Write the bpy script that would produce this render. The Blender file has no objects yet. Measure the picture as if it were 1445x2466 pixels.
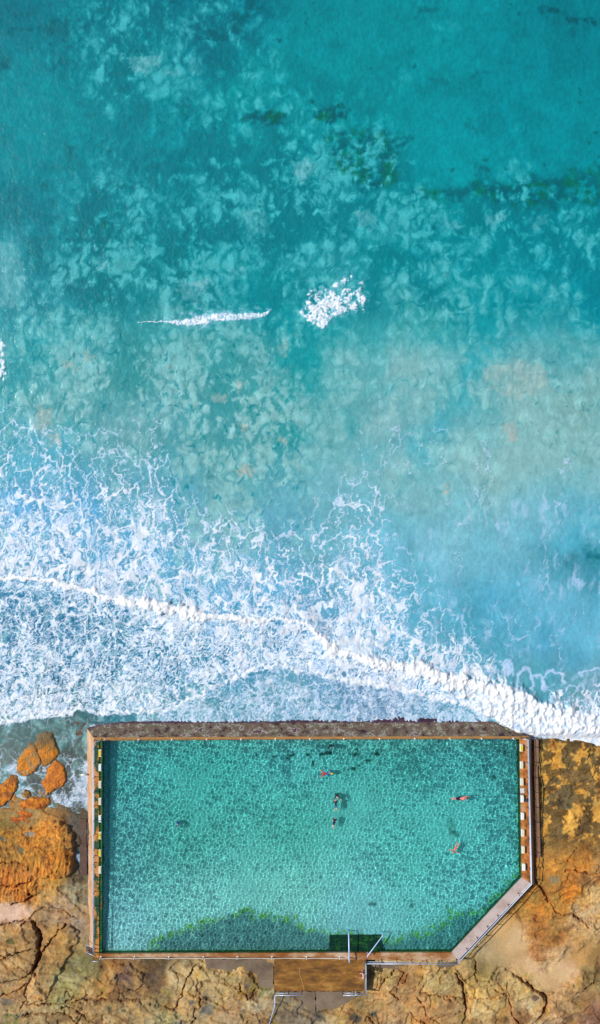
import bpy, bmesh, math, random
import numpy as np
from concurrent.futures import ThreadPoolExecutor
from mathutils import Vector, Matrix, Quaternion
sc = bpy.context.scene
COL = sc.collection
H = 120.0                      # camera height above the pool deck (z = 0); 20 photo pixels are 1 m on the deck
SUN_EL, SUN_AZ = 46.0, -9.0    # the light travels to the east and a little south

# ---------------------------------------------------------------- camera, sky, sun, exposure
cam = bpy.data.objects.new('camera', bpy.data.cameras.new('camera')); COL.objects.link(cam)
cam.location = (0, 0, H); cam.data.sensor_fit = 'VERTICAL'; cam.data.angle = 2 * math.atan(61.65 / H)
cam.data.clip_start = 1; cam.data.clip_end = 20000; sc.camera = cam
world = bpy.data.worlds.new('World'); sc.world = world; world.use_nodes = True
_nt = world.node_tree; _sky = _nt.nodes.new('ShaderNodeTexSky'); _sky.sky_type = 'NISHITA'; _sky.sun_disc = False
_d = Vector((math.cos(math.radians(SUN_AZ)) * math.cos(math.radians(SUN_EL)), math.sin(math.radians(SUN_AZ)) * math.cos(math.radians(SUN_EL)), -math.sin(math.radians(SUN_EL))))
_sky.sun_elevation = math.radians(SUN_EL); _sky.sun_rotation = math.atan2(-_d.x, -_d.y)
_nt.links.new(_sky.outputs[0], _nt.nodes['Background'].inputs[0]); _nt.nodes['Background'].inputs[1].default_value = 0.10
_l = bpy.data.lights.new('sun', 'SUN'); _l.energy = 4.05; _l.angle = math.radians(0.5); _l.color = (1.0, .965, .90)
sun = bpy.data.objects.new('sun', _l); COL.objects.link(sun); sun.rotation_euler = _d.to_track_quat('-Z', 'Y').to_euler()
_l.cycles.is_caustics_light = True
sc.view_settings.view_transform = 'Standard'; sc.view_settings.look = 'None'; sc.view_settings.exposure = 0.0; sc.view_settings.gamma = 1
sc.cycles.use_denoising = False; sc.cycles.max_bounces = 8; sc.cycles.sample_clamp_indirect = 4.0; sc.cycles.blur_glossy = .3

def P(px, py, z=0.0):
    """photo pixel -> world point at height z"""
    k = (H - z) / H / 20.0
    return Vector(((px - 722.5) * k, (1233.0 - py) * k, z))

# ---------------------------------------------------------------- numpy field toolkit (photo-pixel units, 20 px = 1 m)
U = np.uint32
def hsh(ix, iy, s):
    h = np.asarray(ix).astype(np.int32).view(np.uint32) * U(374761393) + np.asarray(iy).astype(np.int32).view(np.uint32) * U(668265263) + U((s * 974634777) & 0xFFFFFFFF)
    h = (h ^ (h >> U(13))) * U(1274126177)
    h = (h ^ (h >> U(16))) * U(2246822519)
    return ((h ^ (h >> U(15))) & U(0xFFFFFF)).astype(np.float32) * np.float32(1 / 16777216.0)

def gn(x, y, s=0):
    ix = np.floor(x); iy = np.floor(y); fx = (x - ix).astype(np.float32); fy = (y - iy).astype(np.float32)
    ux = fx * fx * fx * (fx * (fx * 6 - 15) + 10); uy = fy * fy * fy * (fy * (fy * 6 - 15) + 10)
    def g(dx, dy):
        a = hsh(ix + dx, iy + dy, s) * 6.2831853
        return np.cos(a) * (fx - dx) + np.sin(a) * (fy - dy)
    a = g(0, 0); b = g(1, 0); c = g(0, 1); d = g(1, 1)
    return 1.5 * ((a + (b - a) * ux) * (1 - uy) + (c + (d - c) * ux) * uy)

def fbm(x, y, sc, o=4, s=0, g=.5):
    r = 0; am = 1.; t = 0
    for k in range(o):
        r = r + am * gn(x / sc + 17.3 * k, y / sc - 9.1 * k, s + k); t += am; am *= g; sc = sc / 2.03
    return r / t * 1.5

def wor(x, y, s=0, j=.9):
    ix = np.floor(x); iy = np.floor(y)
    f1 = np.full(np.shape(x), 9., np.float32); f2 = f1.copy(); cid = f1 * 0
    for dx in (-1, 0, 1):
        for dy in (-1, 0, 1):
            cx = ix + dx; cy = iy + dy
            h = hsh(cx, cy, s + 50)
            d = np.hypot(cx + .5 + j * (hsh(cx, cy, s) - .5) - x, cy + .5 + j * (hsh(cx, cy, s + 7) - .5) - y).astype(np.float32)
            near = d < f1
            f2 = np.where(near, f1, np.minimum(f2, d)); cid = np.where(near, h, cid); f1 = np.where(near, d, f1)
    return f1, f2, cid

def ss(a, b, v):
    t = np.clip((v - a) / (b - a), 0, 1); return t * t * (3 - 2 * t)

def lin(c):
    c = np.asarray(c, float) / 255.; return np.where(c < .04045, c / 12.92, ((c + .055) / 1.055) ** 2.4)

def mix(a, b, t):
    if np.shape(a)[-1:] == (3,) or np.shape(b)[-1:] == (3,):
        t = np.asarray(t)[..., None]
    return a + (b - a) * t

def idw(x, y, pts, p=3., rad=25.):
    num = 0; den = 0
    for q in pts:
        w = 1. / (((x - q[0]) ** 2 + (y - q[1]) ** 2 + rad * rad) ** (p / 2))
        num = num + w[..., None] * np.asarray(q[2:], float); den = den + w
    return num / den[..., None]

def curve(x, pts):
    p = np.array(pts, float); return np.interp(x, p[:, 0], p[:, 1])

def polysd(x, y, pts):
    """signed distance to a polygon, negative inside"""
    p = np.array(pts, float); n = len(p); d = np.full(np.shape(x), 1e18); ins = np.zeros(np.shape(x), bool)
    for i in range(n):
        a = p[i]; b = p[(i + 1) % n]; e = b - a; wx = x - a[0]; wy = y - a[1]
        t = np.clip((wx * e[0] + wy * e[1]) / (e @ e + 1e-9), 0, 1)
        d = np.minimum(d, (wx - e[0] * t) ** 2 + (wy - e[1] * t) ** 2)
        c = (a[1] > y) != (b[1] > y)
        if abs(e[1]) > 1e-9:
            ins ^= c & (x < e[0] * (y - a[1]) / e[1] + a[0])
    d = np.sqrt(d); return np.where(ins, -d, d)

def linedist(x, y, pts):
    p = np.array(pts, float); d = np.full(np.shape(x), 1e18); side = np.zeros(np.shape(x)); tt = np.zeros(np.shape(x))
    n = len(p) - 1
    for i in range(n):
        a = p[i]; b = p[i + 1]; e = b - a; wx = x - a[0]; wy = y - a[1]
        t = np.clip((wx * e[0] + wy * e[1]) / (e @ e + 1e-9), 0, 1)
        q = (wx - e[0] * t) ** 2 + (wy - e[1] * t) ** 2
        m = q < d; d = np.where(m, q, d); side = np.where(m, e[0] * wy - e[1] * wx, side); tt = np.where(m, (i + t) / n, tt)
    return np.sqrt(d), side, tt

# ---------------------------------------------------------------- the sea
SEA_PTS = [(0,0,0,118,130),(200,60,0,122,134),(450,80,0,112,128),(350,150,14,142,148),(600,30,0,118,132),(700,150,0,142,147),(1000,100,0,140,146),
 (1400,50,0,124,134),(1200,250,0,136,145),(100,300,0,143,150),(400,300,0,130,140),(600,250,0,148,152),(850,250,0,146,150),(1100,380,5,150,156),
 (1400,350,0,138,146),(50,530,0,118,130),(110,600,0,120,130),(250,650,10,142,146),(450,620,5,142,146),(600,700,0,140,148),(1000,650,5,144,154),
 (1300,650,0,140,152),(1440,750,0,142,156),(1150,700,5,148,156),(20,650,74,166,176),(30,750,55,162,172),(100,850,34,158,165),(150,950,86,168,172),
 (300,900,62,150,150),(450,850,72,160,158),(600,950,78,160,160),(740,880,0,140,145),(760,800,0,146,152),(735,1050,40,150,152),(550,1100,94,166,168),
 (840,900,78,168,170),(900,1000,120,178,182),(1000,900,106,174,174),(1150,800,10,148,158),(1300,900,84,162,168),(1350,1000,134,178,170),
 (1130,900,40,160,172),(1060,1060,60,166,182),(1000,1150,126,184,188),(1200,1150,132,184,182),(1440,1100,128,184,186),(800,1200,112,180,194),(1440,950,118,172,170),(1250,1050,130,182,180),
 (900,1300,114,188,210),(1100,1300,120,190,204),(1300,1250,120,190,206),(1440,1300,88,188,216),(1300,1450,100,182,206),(1440,1500,98,186,210),(1000,1450,100,186,214),(900,1520,96,176,206),
 (1250,1620,85,160,170),(1310,1550,72,160,190),(1200,1450,86,172,200),(1100,1500,80,165,185),(100,1100,92,180,206),(300,1050,112,170,176),(200,1300,84,168,212),(60,1250,84,168,214),(350,1350,88,172,212),(500,1400,90,176,212),
 (400,1250,100,172,196),(600,1300,108,176,198),(130,1480,10,88,138),(60,1560,16,100,146),(250,1550,20,106,146),(400,1600,30,118,154),(600,1450,88,172,212),(250,1650,28,112,146),(600,1560,60,138,176),(750,1560,84,150,188),(500,1620,40,128,160),(850,1630,84,144,176),
 (700,1640,100,158,172),(900,1690,100,134,162),(500,1705,92,156,166),(1410,1345,40,120,135),(1440,1700,110,160,170),(100,1400,70,150,185),(60,1700,50,132,158),(250,1690,46,128,150),(160,1600,22,104,144),(60,1620,30,116,154),(350,1690,52,130,152),(330,1540,24,112,146),
 (1000,760,60,165,165),(900,770,50,160,165),(0,1800,112,122,114),(100,1760,84,106,100),(60,1900,98,96,88),(190,1830,76,70,62),(180,1940,72,62,52),(100,1980,72,64,50),(30,1775,96,116,110),(70,1760,86,108,100),(150,1750,76,108,98),(20,1840,112,110,102),(120,1790,84,92,82),(170,1790,78,84,74),(160,1870,86,80,74),(200,1770,70,70,62)]
C1 = [(-400,1380),(0,1385),(100,1393),(200,1413),(260,1438),(330,1448),(420,1463),(500,1480),(620,1490),(700,1484)]
C2 = [(740,1500),(770,1530),(800,1560),(860,1580),(920,1597),(1000,1602),(1060,1620),(1140,1645),(1200,1662),(1280,1690),(1360,1725),(1445,1765),(1800,1800)]
FB = [(-400,1760),(0,1745),(60,1735),(100,1727),(170,1722),(190,1708),(250,1724),(330,1717),(400,1715),(450,1695),(500,1670),(560,1640),(620,1615),(680,1606),
 (720,1624),(760,1625),(820,1640),(880,1650),(930,1657),(1000,1675),(1060,1687),(1130,1702),(1200,1738),(1250,1765),(1290,1774),(1340,1772),(1380,1785),(1445,1804),(1800,1820)]
UP = [(-400,900),(0,960),(60,960),(110,1000),(160,1010),(250,1010),(330,1000),(385,1000),(420,1120),(470,1190),(500,1195),(560,1205),(620,1230),(690,1260),(740,1220),(780,1150),
 (850,1085),(905,1100),(950,1250),(1000,1330),(1060,1390),(1100,1430),(1130,1480),(1175,1540),(1215,1600),(1260,1660),(1320,1650),(1400,1640),(1445,1600),(1800,1600)]
DK = [([(600,270),(640,262),(700,262),(695,290),(640,300),(600,295)],.7),([(755,262),(800,252),(840,256),(835,285),(790,296),(760,288)],.75),([(738,245),(755,242),(758,255),(742,258)],.9),
 ([(770,325),(850,322),(930,315),(975,312),(985,345),(970,400),(930,460),(880,470),(840,430),(790,390)],.62),([(985,452),(1100,445),(1180,438),(1260,432),(1330,425),(1445,405),(1700,400),(1700,480),(1445,480),(1330,495),(1260,492),(1150,482),(1000,478)],.62),
 ([(1310,22),(1335,14),(1348,24),(1335,34),(1312,34)],.8),([(1350,30),(1380,38),(1420,42),(1430,60),(1410,66),(1385,52),(1355,44)],.8),([(1375,72),(1400,70),(1398,78),(1376,80)],.5),
 ([(20,78),(90,58),(150,48),(195,42),(212,50),(210,72),(190,72),(150,72),(90,74),(30,84)],.5),([(0,140),(18,130),(30,125),(25,150),(10,160),(0,155)],.6),([(105,436),(125,436),(125,448),(108,452)],.7),
 ([(160,345),(172,355),(170,372),(160,360)],.6),([(240,27),(290,22),(345,38),(340,44),(280,32)],.5),([(1012,22),(1028,24),(1026,34),(1014,32)],.6),([(1130,290),(1148,300),(1148,320),(1136,312)],.5),
 ([(1035,190),(1070,178),(1075,190),(1045,198)],.5),([(1120,185),(1170,182),(1168,192),(1125,197)],.5),([(452,240),(462,240),(462,305),(452,305)],.6),([(405,0),(430,0),(430,8),(408,8)],.7),
 ([(1165,405),(1180,420),(1172,435),(1160,425)],.6),([(585,5),(640,15),(600,45),(560,90),(550,60)],.5),([(1405,1325),(1445,1318),(1600,1318),(1600,1365),(1445,1358),(1412,1348)],.55),([(505,60),(545,75),(530,100),(480,95),(455,60)],.55)]
PALE = [([(312,140),(340,130),(388,132),(392,150),(350,178),(312,172)],.7),([(395,170),(425,166),(430,178),(400,182)],.6),([(450,145),(480,135),(495,160),(490,182),(462,180)],.35),([(284,125),(298,125),(296,150),(286,148)],.6),
 ([(425,690),(440,676),(500,672),(502,690),(470,730),(440,722)],.75),([(548,650),(580,640),(590,655),(560,672)],.5),([(700,395),(735,378),(758,400),(750,435),(715,430)],.7),([(850,515),(880,500),(912,520),(900,550),(860,545)],.6),
 ([(1050,525),(1080,530),(1125,545),(1120,560),(1080,548)],.5),([(1165,530),(1180,512),(1215,510),(1225,530),(1200,538),(1175,548)],.5),([(1275,525),(1320,515),(1318,540),(1290,555)],.5),
 ([(670,825),(692,822),(695,850),(675,858)],.7),([(565,925),(582,918),(590,932),(575,940)],1.),([(505,945),(540,950),(560,958),(530,972),(508,958)],.8),([(575,1020),(600,1018),(600,1038),(580,1036)],1.),([(665,1050),(692,1045),(690,1070),(668,1068)],1.),
 ([(560,1130),(610,1115),(612,1140),(575,1148)],.9),([(88,980),(125,985),(130,1020),(100,1050),(80,1030)],.8),([(120,1040),(150,1045),(145,1075),(110,1070)],.7),([(1215,1020),(1240,1010),(1252,1060),(1222,1065)],.8),
 ([(1065,1175),(1080,1170),(1080,1190),(1068,1192)],.9),([(150,870),(178,862),(180,890),(158,890)],.7),([(200,850),(225,850),(222,866),(202,864)],.8),([(400,875),(418,872),(416,888),(400,888)],.8),([(1160,890),(1250,860),(1320,890),(1330,940),(1240,960),(1180,940)],.5),
 ([(0,580),(30,590),(60,650),(60,700),(30,740),(0,740),(-400,740),(-400,580)],.5),([(580,505),(640,510),(650,560),(600,580),(590,540)],.4),([(230,620),(262,622),(262,652),(232,650)],.6)]

def sea_fields(x, y):
    """colour (linear), foam 0..1 and height (m) of the sea surface at photo-plane coordinates"""
    f = lambda *a, **k: fbm(x, y, *a, **k)
    wa = 1 - .85 * ss(1640, 1740, y)
    wx = x + wa * 75 * f(130, 4, 1) + 8 * f(16, 2, 3); wy = y + wa * 55 * f(130, 4, 2) + 8 * f(16, 2, 4)
    col = idw(wx, wy, SEA_PTS, 3., 45.)
    # light turbulence of the clear water
    n1 = f(60, 5, 11, .62); n2 = fbm(x, y * .7, 9, 3, 13, .6)
    col = col * (1 + .09 * n1 + .07 * n2)[..., None]
    # sediment plumes: cauliflower puffs, stretched seaward
    px = x + 8 * f(34, 3, 21); py = y + 10 * f(34, 3, 22)
    tb = 0; am = 1.; tot = 0; sc_ = 32.
    for k in range(4):
        tb = tb + am * np.abs(gn(px / sc_ + 7.7 * k, py * .78 / sc_ + 3.1 * k, 31 + k)); tot += am; am *= .62; sc_ /= 2.05
    bil = np.abs(gn(px / 38., py * .78 / 38., 31)) * .6 + np.abs(gn(px / 18.5 + 7.7, py * .78 / 18.5 + 3.1, 32)) * .4
    puff = np.clip(tb / tot * 2.1, 0, 1.2); cid = .5 + .6 * f(26, 3, 35)
    reg = idw(x, y, [(0,0,.02),(330,140,.65),(470,150,.45),(800,100,.0),(1300,150,.0),(100,300,.05),(400,320,.22),(600,330,.5),(800,300,.35),(1050,300,.0),(1100,400,.0),(1400,380,.0),
        (60,480,.12),(330,500,.6),(550,480,.75),(730,420,.9),(900,420,.75),(1000,520,.7),(1200,530,.7),(1400,560,.65),(80,570,.2),(250,620,.9),(450,650,.8),(650,600,.65),(620,700,.3),(900,620,.5),(1200,650,.35),(1400,680,.4),
        (30,680,.4),(130,720,.6),(250,760,.6),(350,770,.4),(1000,740,.6),(900,770,.5),(1300,760,.35),(200,880,.85),(380,880,1.),(600,850,.7),(560,960,1.),(660,1000,1.),(730,900,.4),(600,1130,1.),(300,1000,.5),
        (900,900,.8),(1050,870,.7),(1150,860,.6),(1250,950,1.),(1350,1000,.9),(950,1050,.4),(1050,1100,.7),(1150,1150,.7),(1250,1100,.4),(850,1200,.2),(1000,1200,.4),(1300,1300,.05),(1000,1350,.1),(1200,1350,.05),(1150,1500,.0),(1350,1550,.0),(1440,1450,.0),(800,1500,.1),(200,1200,.2),(1440,1200,.3)], 3.5, 40)[..., 0]
    big = fbm(x, y * .8, 120, 4, 41, .6)
    d = np.clip(reg * (puff * 2.3 - .70 + 1.7 * big), 0, 1)
    t = np.clip((y - 560) / 400, 0, 1); soft = ss(760, 860, y + 40 * ss(600, 900, x)); lf = ss(760, 700, x); d = mix(d * .74, mix(.34, .16, lf) * reg + mix(.46, .68, lf) * d, soft)
    sand = mix(np.array([78., 180., 184.]), np.array([140., 192., 190.]), t)
    sand = sand * (.90 + .16 * (cid - .5) + .17 * puff)[..., None]
    col = mix(col, sand, np.clip(d, 0, .92))
    pl2 = ss(-.35, .45, fbm(x + 40 * f(60, 3, 65), y * .8, 120, 4, 66, .55)) * ss(800, 880, y) * ss(1230, 1120, y) * ss(740, 860, x)
    col = mix(col, np.array([146., 192., 190.]) * (.93 + .14 * puff)[..., None], .55 * pl2)
    dkr = reg * (1 - np.clip(d * 1.6, 0, 1)) * np.maximum(ss(860, 700, y), .55 * lf * ss(1180, 1080, y)); col = mix(col, mix(np.array([0., 104., 114.]), np.array([30., 136., 138.]), soft), np.clip(dkr * (.55 - .35 * big * 2), 0, .5))
    crease = ss(.15, .0, bil) * reg
    col = mix(col, np.array([0., 122., 134.]), np.clip(crease * mix(1.1, mix(.5, 1.1, lf), soft) * ss(-.3, .4, f(50, 3, 44)), 0, .6))
    pm = np.zeros(np.shape(x))
    for p, a in PALE:
        sd = polysd(x + 13 * f(18, 3, 51), y + 13 * f(18, 3, 52), p); pm = np.maximum(pm, a * ss(5, -6, sd))
    pale = mix(np.array([130., 190., 195.]), np.array([182., 186., 174.]), np.clip((y - 700) / 200, 0, 1))
    col = mix(col, pale * (1 + .1 * n2)[..., None], np.clip(pm * (.40 + .55 * puff), 0, .75))
    dk = np.zeros(np.shape(x))
    for p, a in DK:
        big_ = 1.0 if len(p) > 8 or a < .65 else .5; sd = polysd(x + 12 * f(22, 3, 53) + big_ * 30 * f(70, 3, 63), y + 10 * f(22, 3, 54) + big_ * 22 * f(70, 3, 64), p); dk = np.maximum(dk, a * ss(14 * big_, -14 * big_, sd))
    spk = ss(.52, .8, f(22, 3, 57)) * ss(.0, .5, f(170, 2, 58)) * ss(620, 540, y) * .5
    dk = np.maximum(dk * ss(-.6, .5, f(16, 4, 56) - .8 * (d - .35) + .5 * f(48, 3, 55)), spk)
    col = mix(col, mix(np.array([0., 84., 92.]), np.array([8., 96., 66.]), ss(-.1, .4, f(40, 2, 59)) * ss(200, 300, y)), np.clip(dk, 0, .85))
    # swell shading carried by real height
    z = .03 * f(9, 3, 67) * ss(1600, 1660, y) * ss(1800, 1760, y) + .05 * f(160, 3, 61) + .02 * f(28, 3, 62) + .012 * n2
    z = z + .05 * reg * (puff - .5) * ss(1300, 1000, y)
    # ---------------- foam
    up = curve(x, UP) + 26 * fbm(x, y * .35, 40, 3, 71); crest = curve(x, C1[:-1] + [(690,1486)] + C2) + 6 * f(38, 3, 72)
    fb = curve(x, FB) + 5.5 * f(22, 3, 74)
    rel = (y - up) / np.maximum(crest - up, 60)
    D = np.clip(.10 + .56 * np.maximum(rel, 0) ** .9, 0, .64) * ss(0, .06, rel)
    D = D * mix(.8, 1.15, ss(-.55, .55, fbm(x, y * .4, 90, 3, 76)))
    D = D * mix(1., .75, ss(880, 1080, x) * ss(1560, 1500, y))
    band = ss(-4, 6, y - crest) * ss(5, -3, y - fb)
    hole = idw(x, y, [(0,1500,.40),(100,1450,.42),(150,1500,.38),(250,1480,.48),(300,1520,.42),(200,1400,.6),(60,1560,.5),(400,1560,.58),(380,1620,.5),(450,1650,.4),(300,1640,.5),(160,1640,.5),(100,1700,.7),(300,1700,.62),(400,1490,.75),
        (550,1550,.62),(600,1520,.6),(500,1620,.58),(700,1560,.62),(750,1580,.66),(850,1620,.7),(1000,1650,.76),(1150,1680,.95),(1300,1730,1.),(1400,1740,1.),(1440,1640,.4),(1340,1650,.5)], 3.)[..., 0]
    D = np.where(y > crest, hole * (1 + .15 * f(40, 3, 77)), D)
    # calmer wash under the front
    wash = ss(-2, 5, y - fb)
    Dw = .47 + .22 * fbm(x, y, 50, 3, 78) + .15 * ss(1660, 1720, y) * ss(300, 500, x)
    Dw = np.where(x < 215, .10 + .16 * ss(1790, 1850, y) + .42 * ss(-.2, .4, f(34, 3, 79)) * ss(1790, 1850, y) + .5 * ss(26, 0, np.hypot(x - 205, (y - 1880) * .45)), Dw)
    Dw = np.where((x < 330) & (y < 1745), .12, Dw)
    D = mix(D, Dw, wash)
    # far streaks at the right
    Dr = .15 * ss(700, 1150, y + 90 * f(120, 2, 80)) * ss(-.25, .55, fbm(x, y * .3, 70, 3, 81)) * ss(760, 900, x) * ss(1740, 1640, y)
    far = ss(1.5, 0, rel) * 0 + Dr
    D = np.maximum(D, np.where(y < crest, far * ss(960, 1060, y), 0))
    D = np.maximum(D, (.55 + .4 * f(30, 3, 138)) * ss(46, 6, np.abs(y - crest - 4)) * ss(120, 300, x) * (y < fb))
    # a flow warp: lines run down the slope of the wave
    sea_side = ss(6, -6, y - crest)
    st = 1 + 1.6 * sea_side
    lx = x + 18 * f(46, 3, 91) + 6.5 * f(13, 2, 93) + 16 * fbm(x, y * .5, 120, 2, 95); ly = (y + 20 * f(46, 3, 92) + 6.5 * f(13, 2, 94)) / st
    e1 = wor(lx / 33, ly / 33, 101); e2 = wor(lx / 15, ly / 15, 102)
    dn = np.clip(D, 0, 1)
    th = lambda e, w: ss(1.0, .35, (e[1] - e[0]) / np.maximum(w, .01)) * ss(.0, .07, w)
    var = np.clip(1 + .9 * f(40, 3, 96), .15, 2)
    lace = np.maximum(th(e1, (.03 + .30 * dn * var) * ss(.02, .1, dn)) * np.clip(.5 + 1.3 * dn, 0, 1), th(e2, .48 * np.clip(dn * var - .13, 0, 1)) * np.clip(.4 + 1.1 * dn, 0, 1))
    lace = np.maximum(lace, .8 * ss(.70, .97, 1 - np.abs(fbm(lx * 1.3, ly * np.where(y < crest, .75, 1.), 15, 4, 144, .62)) * 1.6) * ss(.25, .5, dn))
    fine = ss(-.5, .5, fbm(lx * 1.6, ly * .8, 9, 3, 98, .6))
    foam = lace * (.78 + .22 * fine)
    # torn froth: ridged filaments with open holes
    ridg = 1 - np.abs(gn(lx / 16, ly / 17, 99)) * 2.2; rid2 = 1 - np.abs(gn(lx / 10 + 5, ly / 10, 88)) * 2.2
    rr_ = np.maximum(.62 * ridg + .38 * rid2, .8 * rid2) + .22 * f(34, 2, 89)
    froth = ss(-.15, .15, rr_ - (1.21 - 1.02 * dn)) * ss(.22, .5, dn)
    foam = np.maximum(foam, froth * (.74 + .26 * fine))
    foam = foam * mix(1., .78, wash * ss(1190, 1120, x))
    # breaking crests
    lump = .5 + .5 * fbm(x, y, 13, 3, 110, .6)
    wc = (.55 + .5 * ss(-.4, .4, f(70, 2, 135))) * 1.05 * curve(x, [(-400,6),(0,7),(150,8),(240,9),(330,16),(420,20),(500,17),(600,10),(680,5),(735,6),(780,15),(900,20),(1000,22),(1100,26),(1180,32),(1280,40),(1445,46)]) * (1 + .5 * f(22, 3, 111))
    dc = y - crest - 2 + 5 * f(9, 2, 132) + 4 * f(24, 2, 133); cr = ss(1.2, .45, np.abs(dc) / np.maximum(wc * np.where(dc < 0, .8, 1.15), 1))
    NE = ss(0, 30, y - curve(x, [(1100,1700),(1170,1640),(1230,1625),(1300,1690),(1370,1705),(1445,1690),(1800,1680)])) * ss(1110, 1190, x) * ss(4, -3, y - fb)
    NE = NE * ss(-.9, -.2, fbm(x, y, 30, 3, 112) + .02 * (y - 1700))
    cr = np.maximum(cr, NE)
    # fringe along the leading front
    fr = ss(1.1, .2, np.abs(y - fb + 6 + 6 * f(13, 2, 136)) / (4 + 7 * np.abs(f(25, 2, 113)))) * .85 * (x < 1500)
    foam = np.maximum(foam, np.maximum(cr * (.80 + .2 * lump), fr * (.62 + .38 * lump)))
    # veil of aerated water seaward of the crest
    veil = ss(150, 0, crest - y) * (y < crest + 3) * ss(.1, .5, D + .2) * ss(1290, 1120, x)
    veil = veil * (.12 + .34 * ss(-.5, .5, fbm(x * 1.7, y * .22, 16, 3, 114)))
    foam = np.maximum(foam, veil * .8)
    # mist drifting off to the right
    foam = np.maximum(foam, ((.16 + .10 * ss(1150, 1400, y)) * ss(-.9, .7, fbm(x, y * .55, 130, 5, 115, .6)) + (.48 * ss(-.15, .65, fbm(x + 14 * f(40, 3, 142), y * .32, 20, 4, 119, .66)) * ss(-.4, .4, f(130, 2, 143)))) * ss(1000, 1250, y) * ss(900, 1050, x) * (y < crest))
    # curls near the east end
    for cx, cy, rx, ry in ((1333,1640,26,22),(1296,1655,16,26),(1265,1640,18,30),(1430,1625,30,14),(1222,1618,13,26),(1378,1662,14,12)):
        rr = np.hypot((x - cx + 7 * f(18, 2, 116)) / rx, (y - cy + 7 * f(18, 2, 117)) / ry)
        foam = np.maximum(foam, ss(.34, .06, np.abs(rr - 1)) * ss(.5, -.6, (y - cy) / ry - .5) * .85)
    foam = np.maximum(foam, .9 * ss(1.1, .5, np.hypot((x - 1224) / 15, (y - 1610) / 24) + .35 * f(12, 3, 118)))
    # isolated breakers out at sea
    b1c = curve(x, [(330,773),(400,772),(450,775),(520,762),(600,760),(640,755),(655,742)]) + 2 * f(12, 2, 120)
    b1w = curve(x, [(325,0),(345,1),(400,2),(440,9),(480,14),(520,13),(570,9),(610,9),(640,6),(652,3),(658,0)]) * (1 + .4 * f(12, 3, 121))
    br = ss(1.1, .55, np.abs(y - b1c - 2) / np.maximum(b1w, .01)) * (b1w > .3) * (.72 + .28 * ss(-.3, .2, fbm(x, y * .5, 6, 3, 137)))
    bp = [(717,752),(735,735),(742,702),(770,690),(800,688),(840,655),(848,665),(815,700),(850,690),(878,672),(870,690),(885,715),(875,745),(840,752),(800,765),(788,782),(778,790),(755,780)]
    sdb = sd = polysd(x + 7 * f(11, 3, 122), y + 7 * f(11, 3, 123), bp)
    hb = ss(-.30, .30, fbm(x * .8 + y * .5, y - .5 * x, 17, 4, 124, .65) + .5 * ss(735, 785, y) + .012 * (-sd) - .12)
    br = np.maximum(br, ss(3, -3, sd) * hb)
    sp = [(-60,820),(3,815),(12,830),(8,860),(14,890),(10,915),(-60,930)]
    br = np.maximum(br, ss(4, -4, polysd(x + 9 * f(14, 3, 125), y, sp)) * ss(-.4, .2, f(12, 3, 126)))
    halo = .42 * ss(20, 0, sdb) * ss(-.1, .5, f(13, 4, 139, .65)) + .5 * ss(3.2, 1., np.abs(y - b1c + 4) / np.maximum(b1w, .5)) * ss(-.1, .5, fbm(x * .6, y, 11, 3, 140, .65)) * (b1w > 1)
    foam = np.maximum(foam, np.maximum(br * (.62 + .38 * ss(-.5, .3, f(6, 3, 141))), halo))
    col = mix(col, np.array([120., 190., 205.]), np.clip(.5 * ss(26, 0, np.abs(y - b1c)) * ss(8, 20, b1w + 8) * (x > 330) * (x < 660) * .5, 0, 1))
    # murky shallows over the reef at the left and in front of the seawall
    foam = np.clip(foam, 0, 1)
    hot = np.clip(np.maximum(np.maximum(cr, br), fr * .8) + .55 * ss(-.3, .5, fbm(lx, ly, 18, 3, 129)) * ss(.0, .4, dn) * .45 + .7 * lace, 0, 1)
    hot = hot * mix(1., ss(.1, .6, lump + .15 * f(30, 2, 134)), NE * .75)  # hollows between foam lumps tinted bluer, their shading put into the colour
    fc = mix(np.array([186., 212., 244.]), np.array([252., 253., 254.]), hot * ss(.45, .9, foam))
    al = ss(.04, .92, foam) * mix(.92, 1., hot)
    tint = mix(1., .93, ss(-.2, .6, f(26, 3, 130))); fc = fc * tint[..., None]
    col = col * mix(1., 1.0, ss(820, 1000, y))[..., None]
    c = np.maximum(lin(np.clip(mix(col, fc, al), 0, 254)) / np.array([1.12, 1.12, 1.12]) - .005, .0005)
    zz = z + .02 * foam * (1 + f(10, 2, 131)) + .07 * ss(.3, .8, dn) * np.clip(ridg, 0, 1) * ss(1250, 1400, y)
    zz = zz + cr * (.14 + .5 * lump) * np.clip(wc / 20, .25, 1.3) * .8 + br * .10 * (lump + .3) + fr * .07 * lump
    zz = zz + .45 * ss(60, 0, crest - y) * (y < crest) * ss(.0, .3, D) + .45 * ss(90, 0, y - crest) * (y >= crest)
    return c, foam, zz * ss(20, 0, y - 1760), wash

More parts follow.
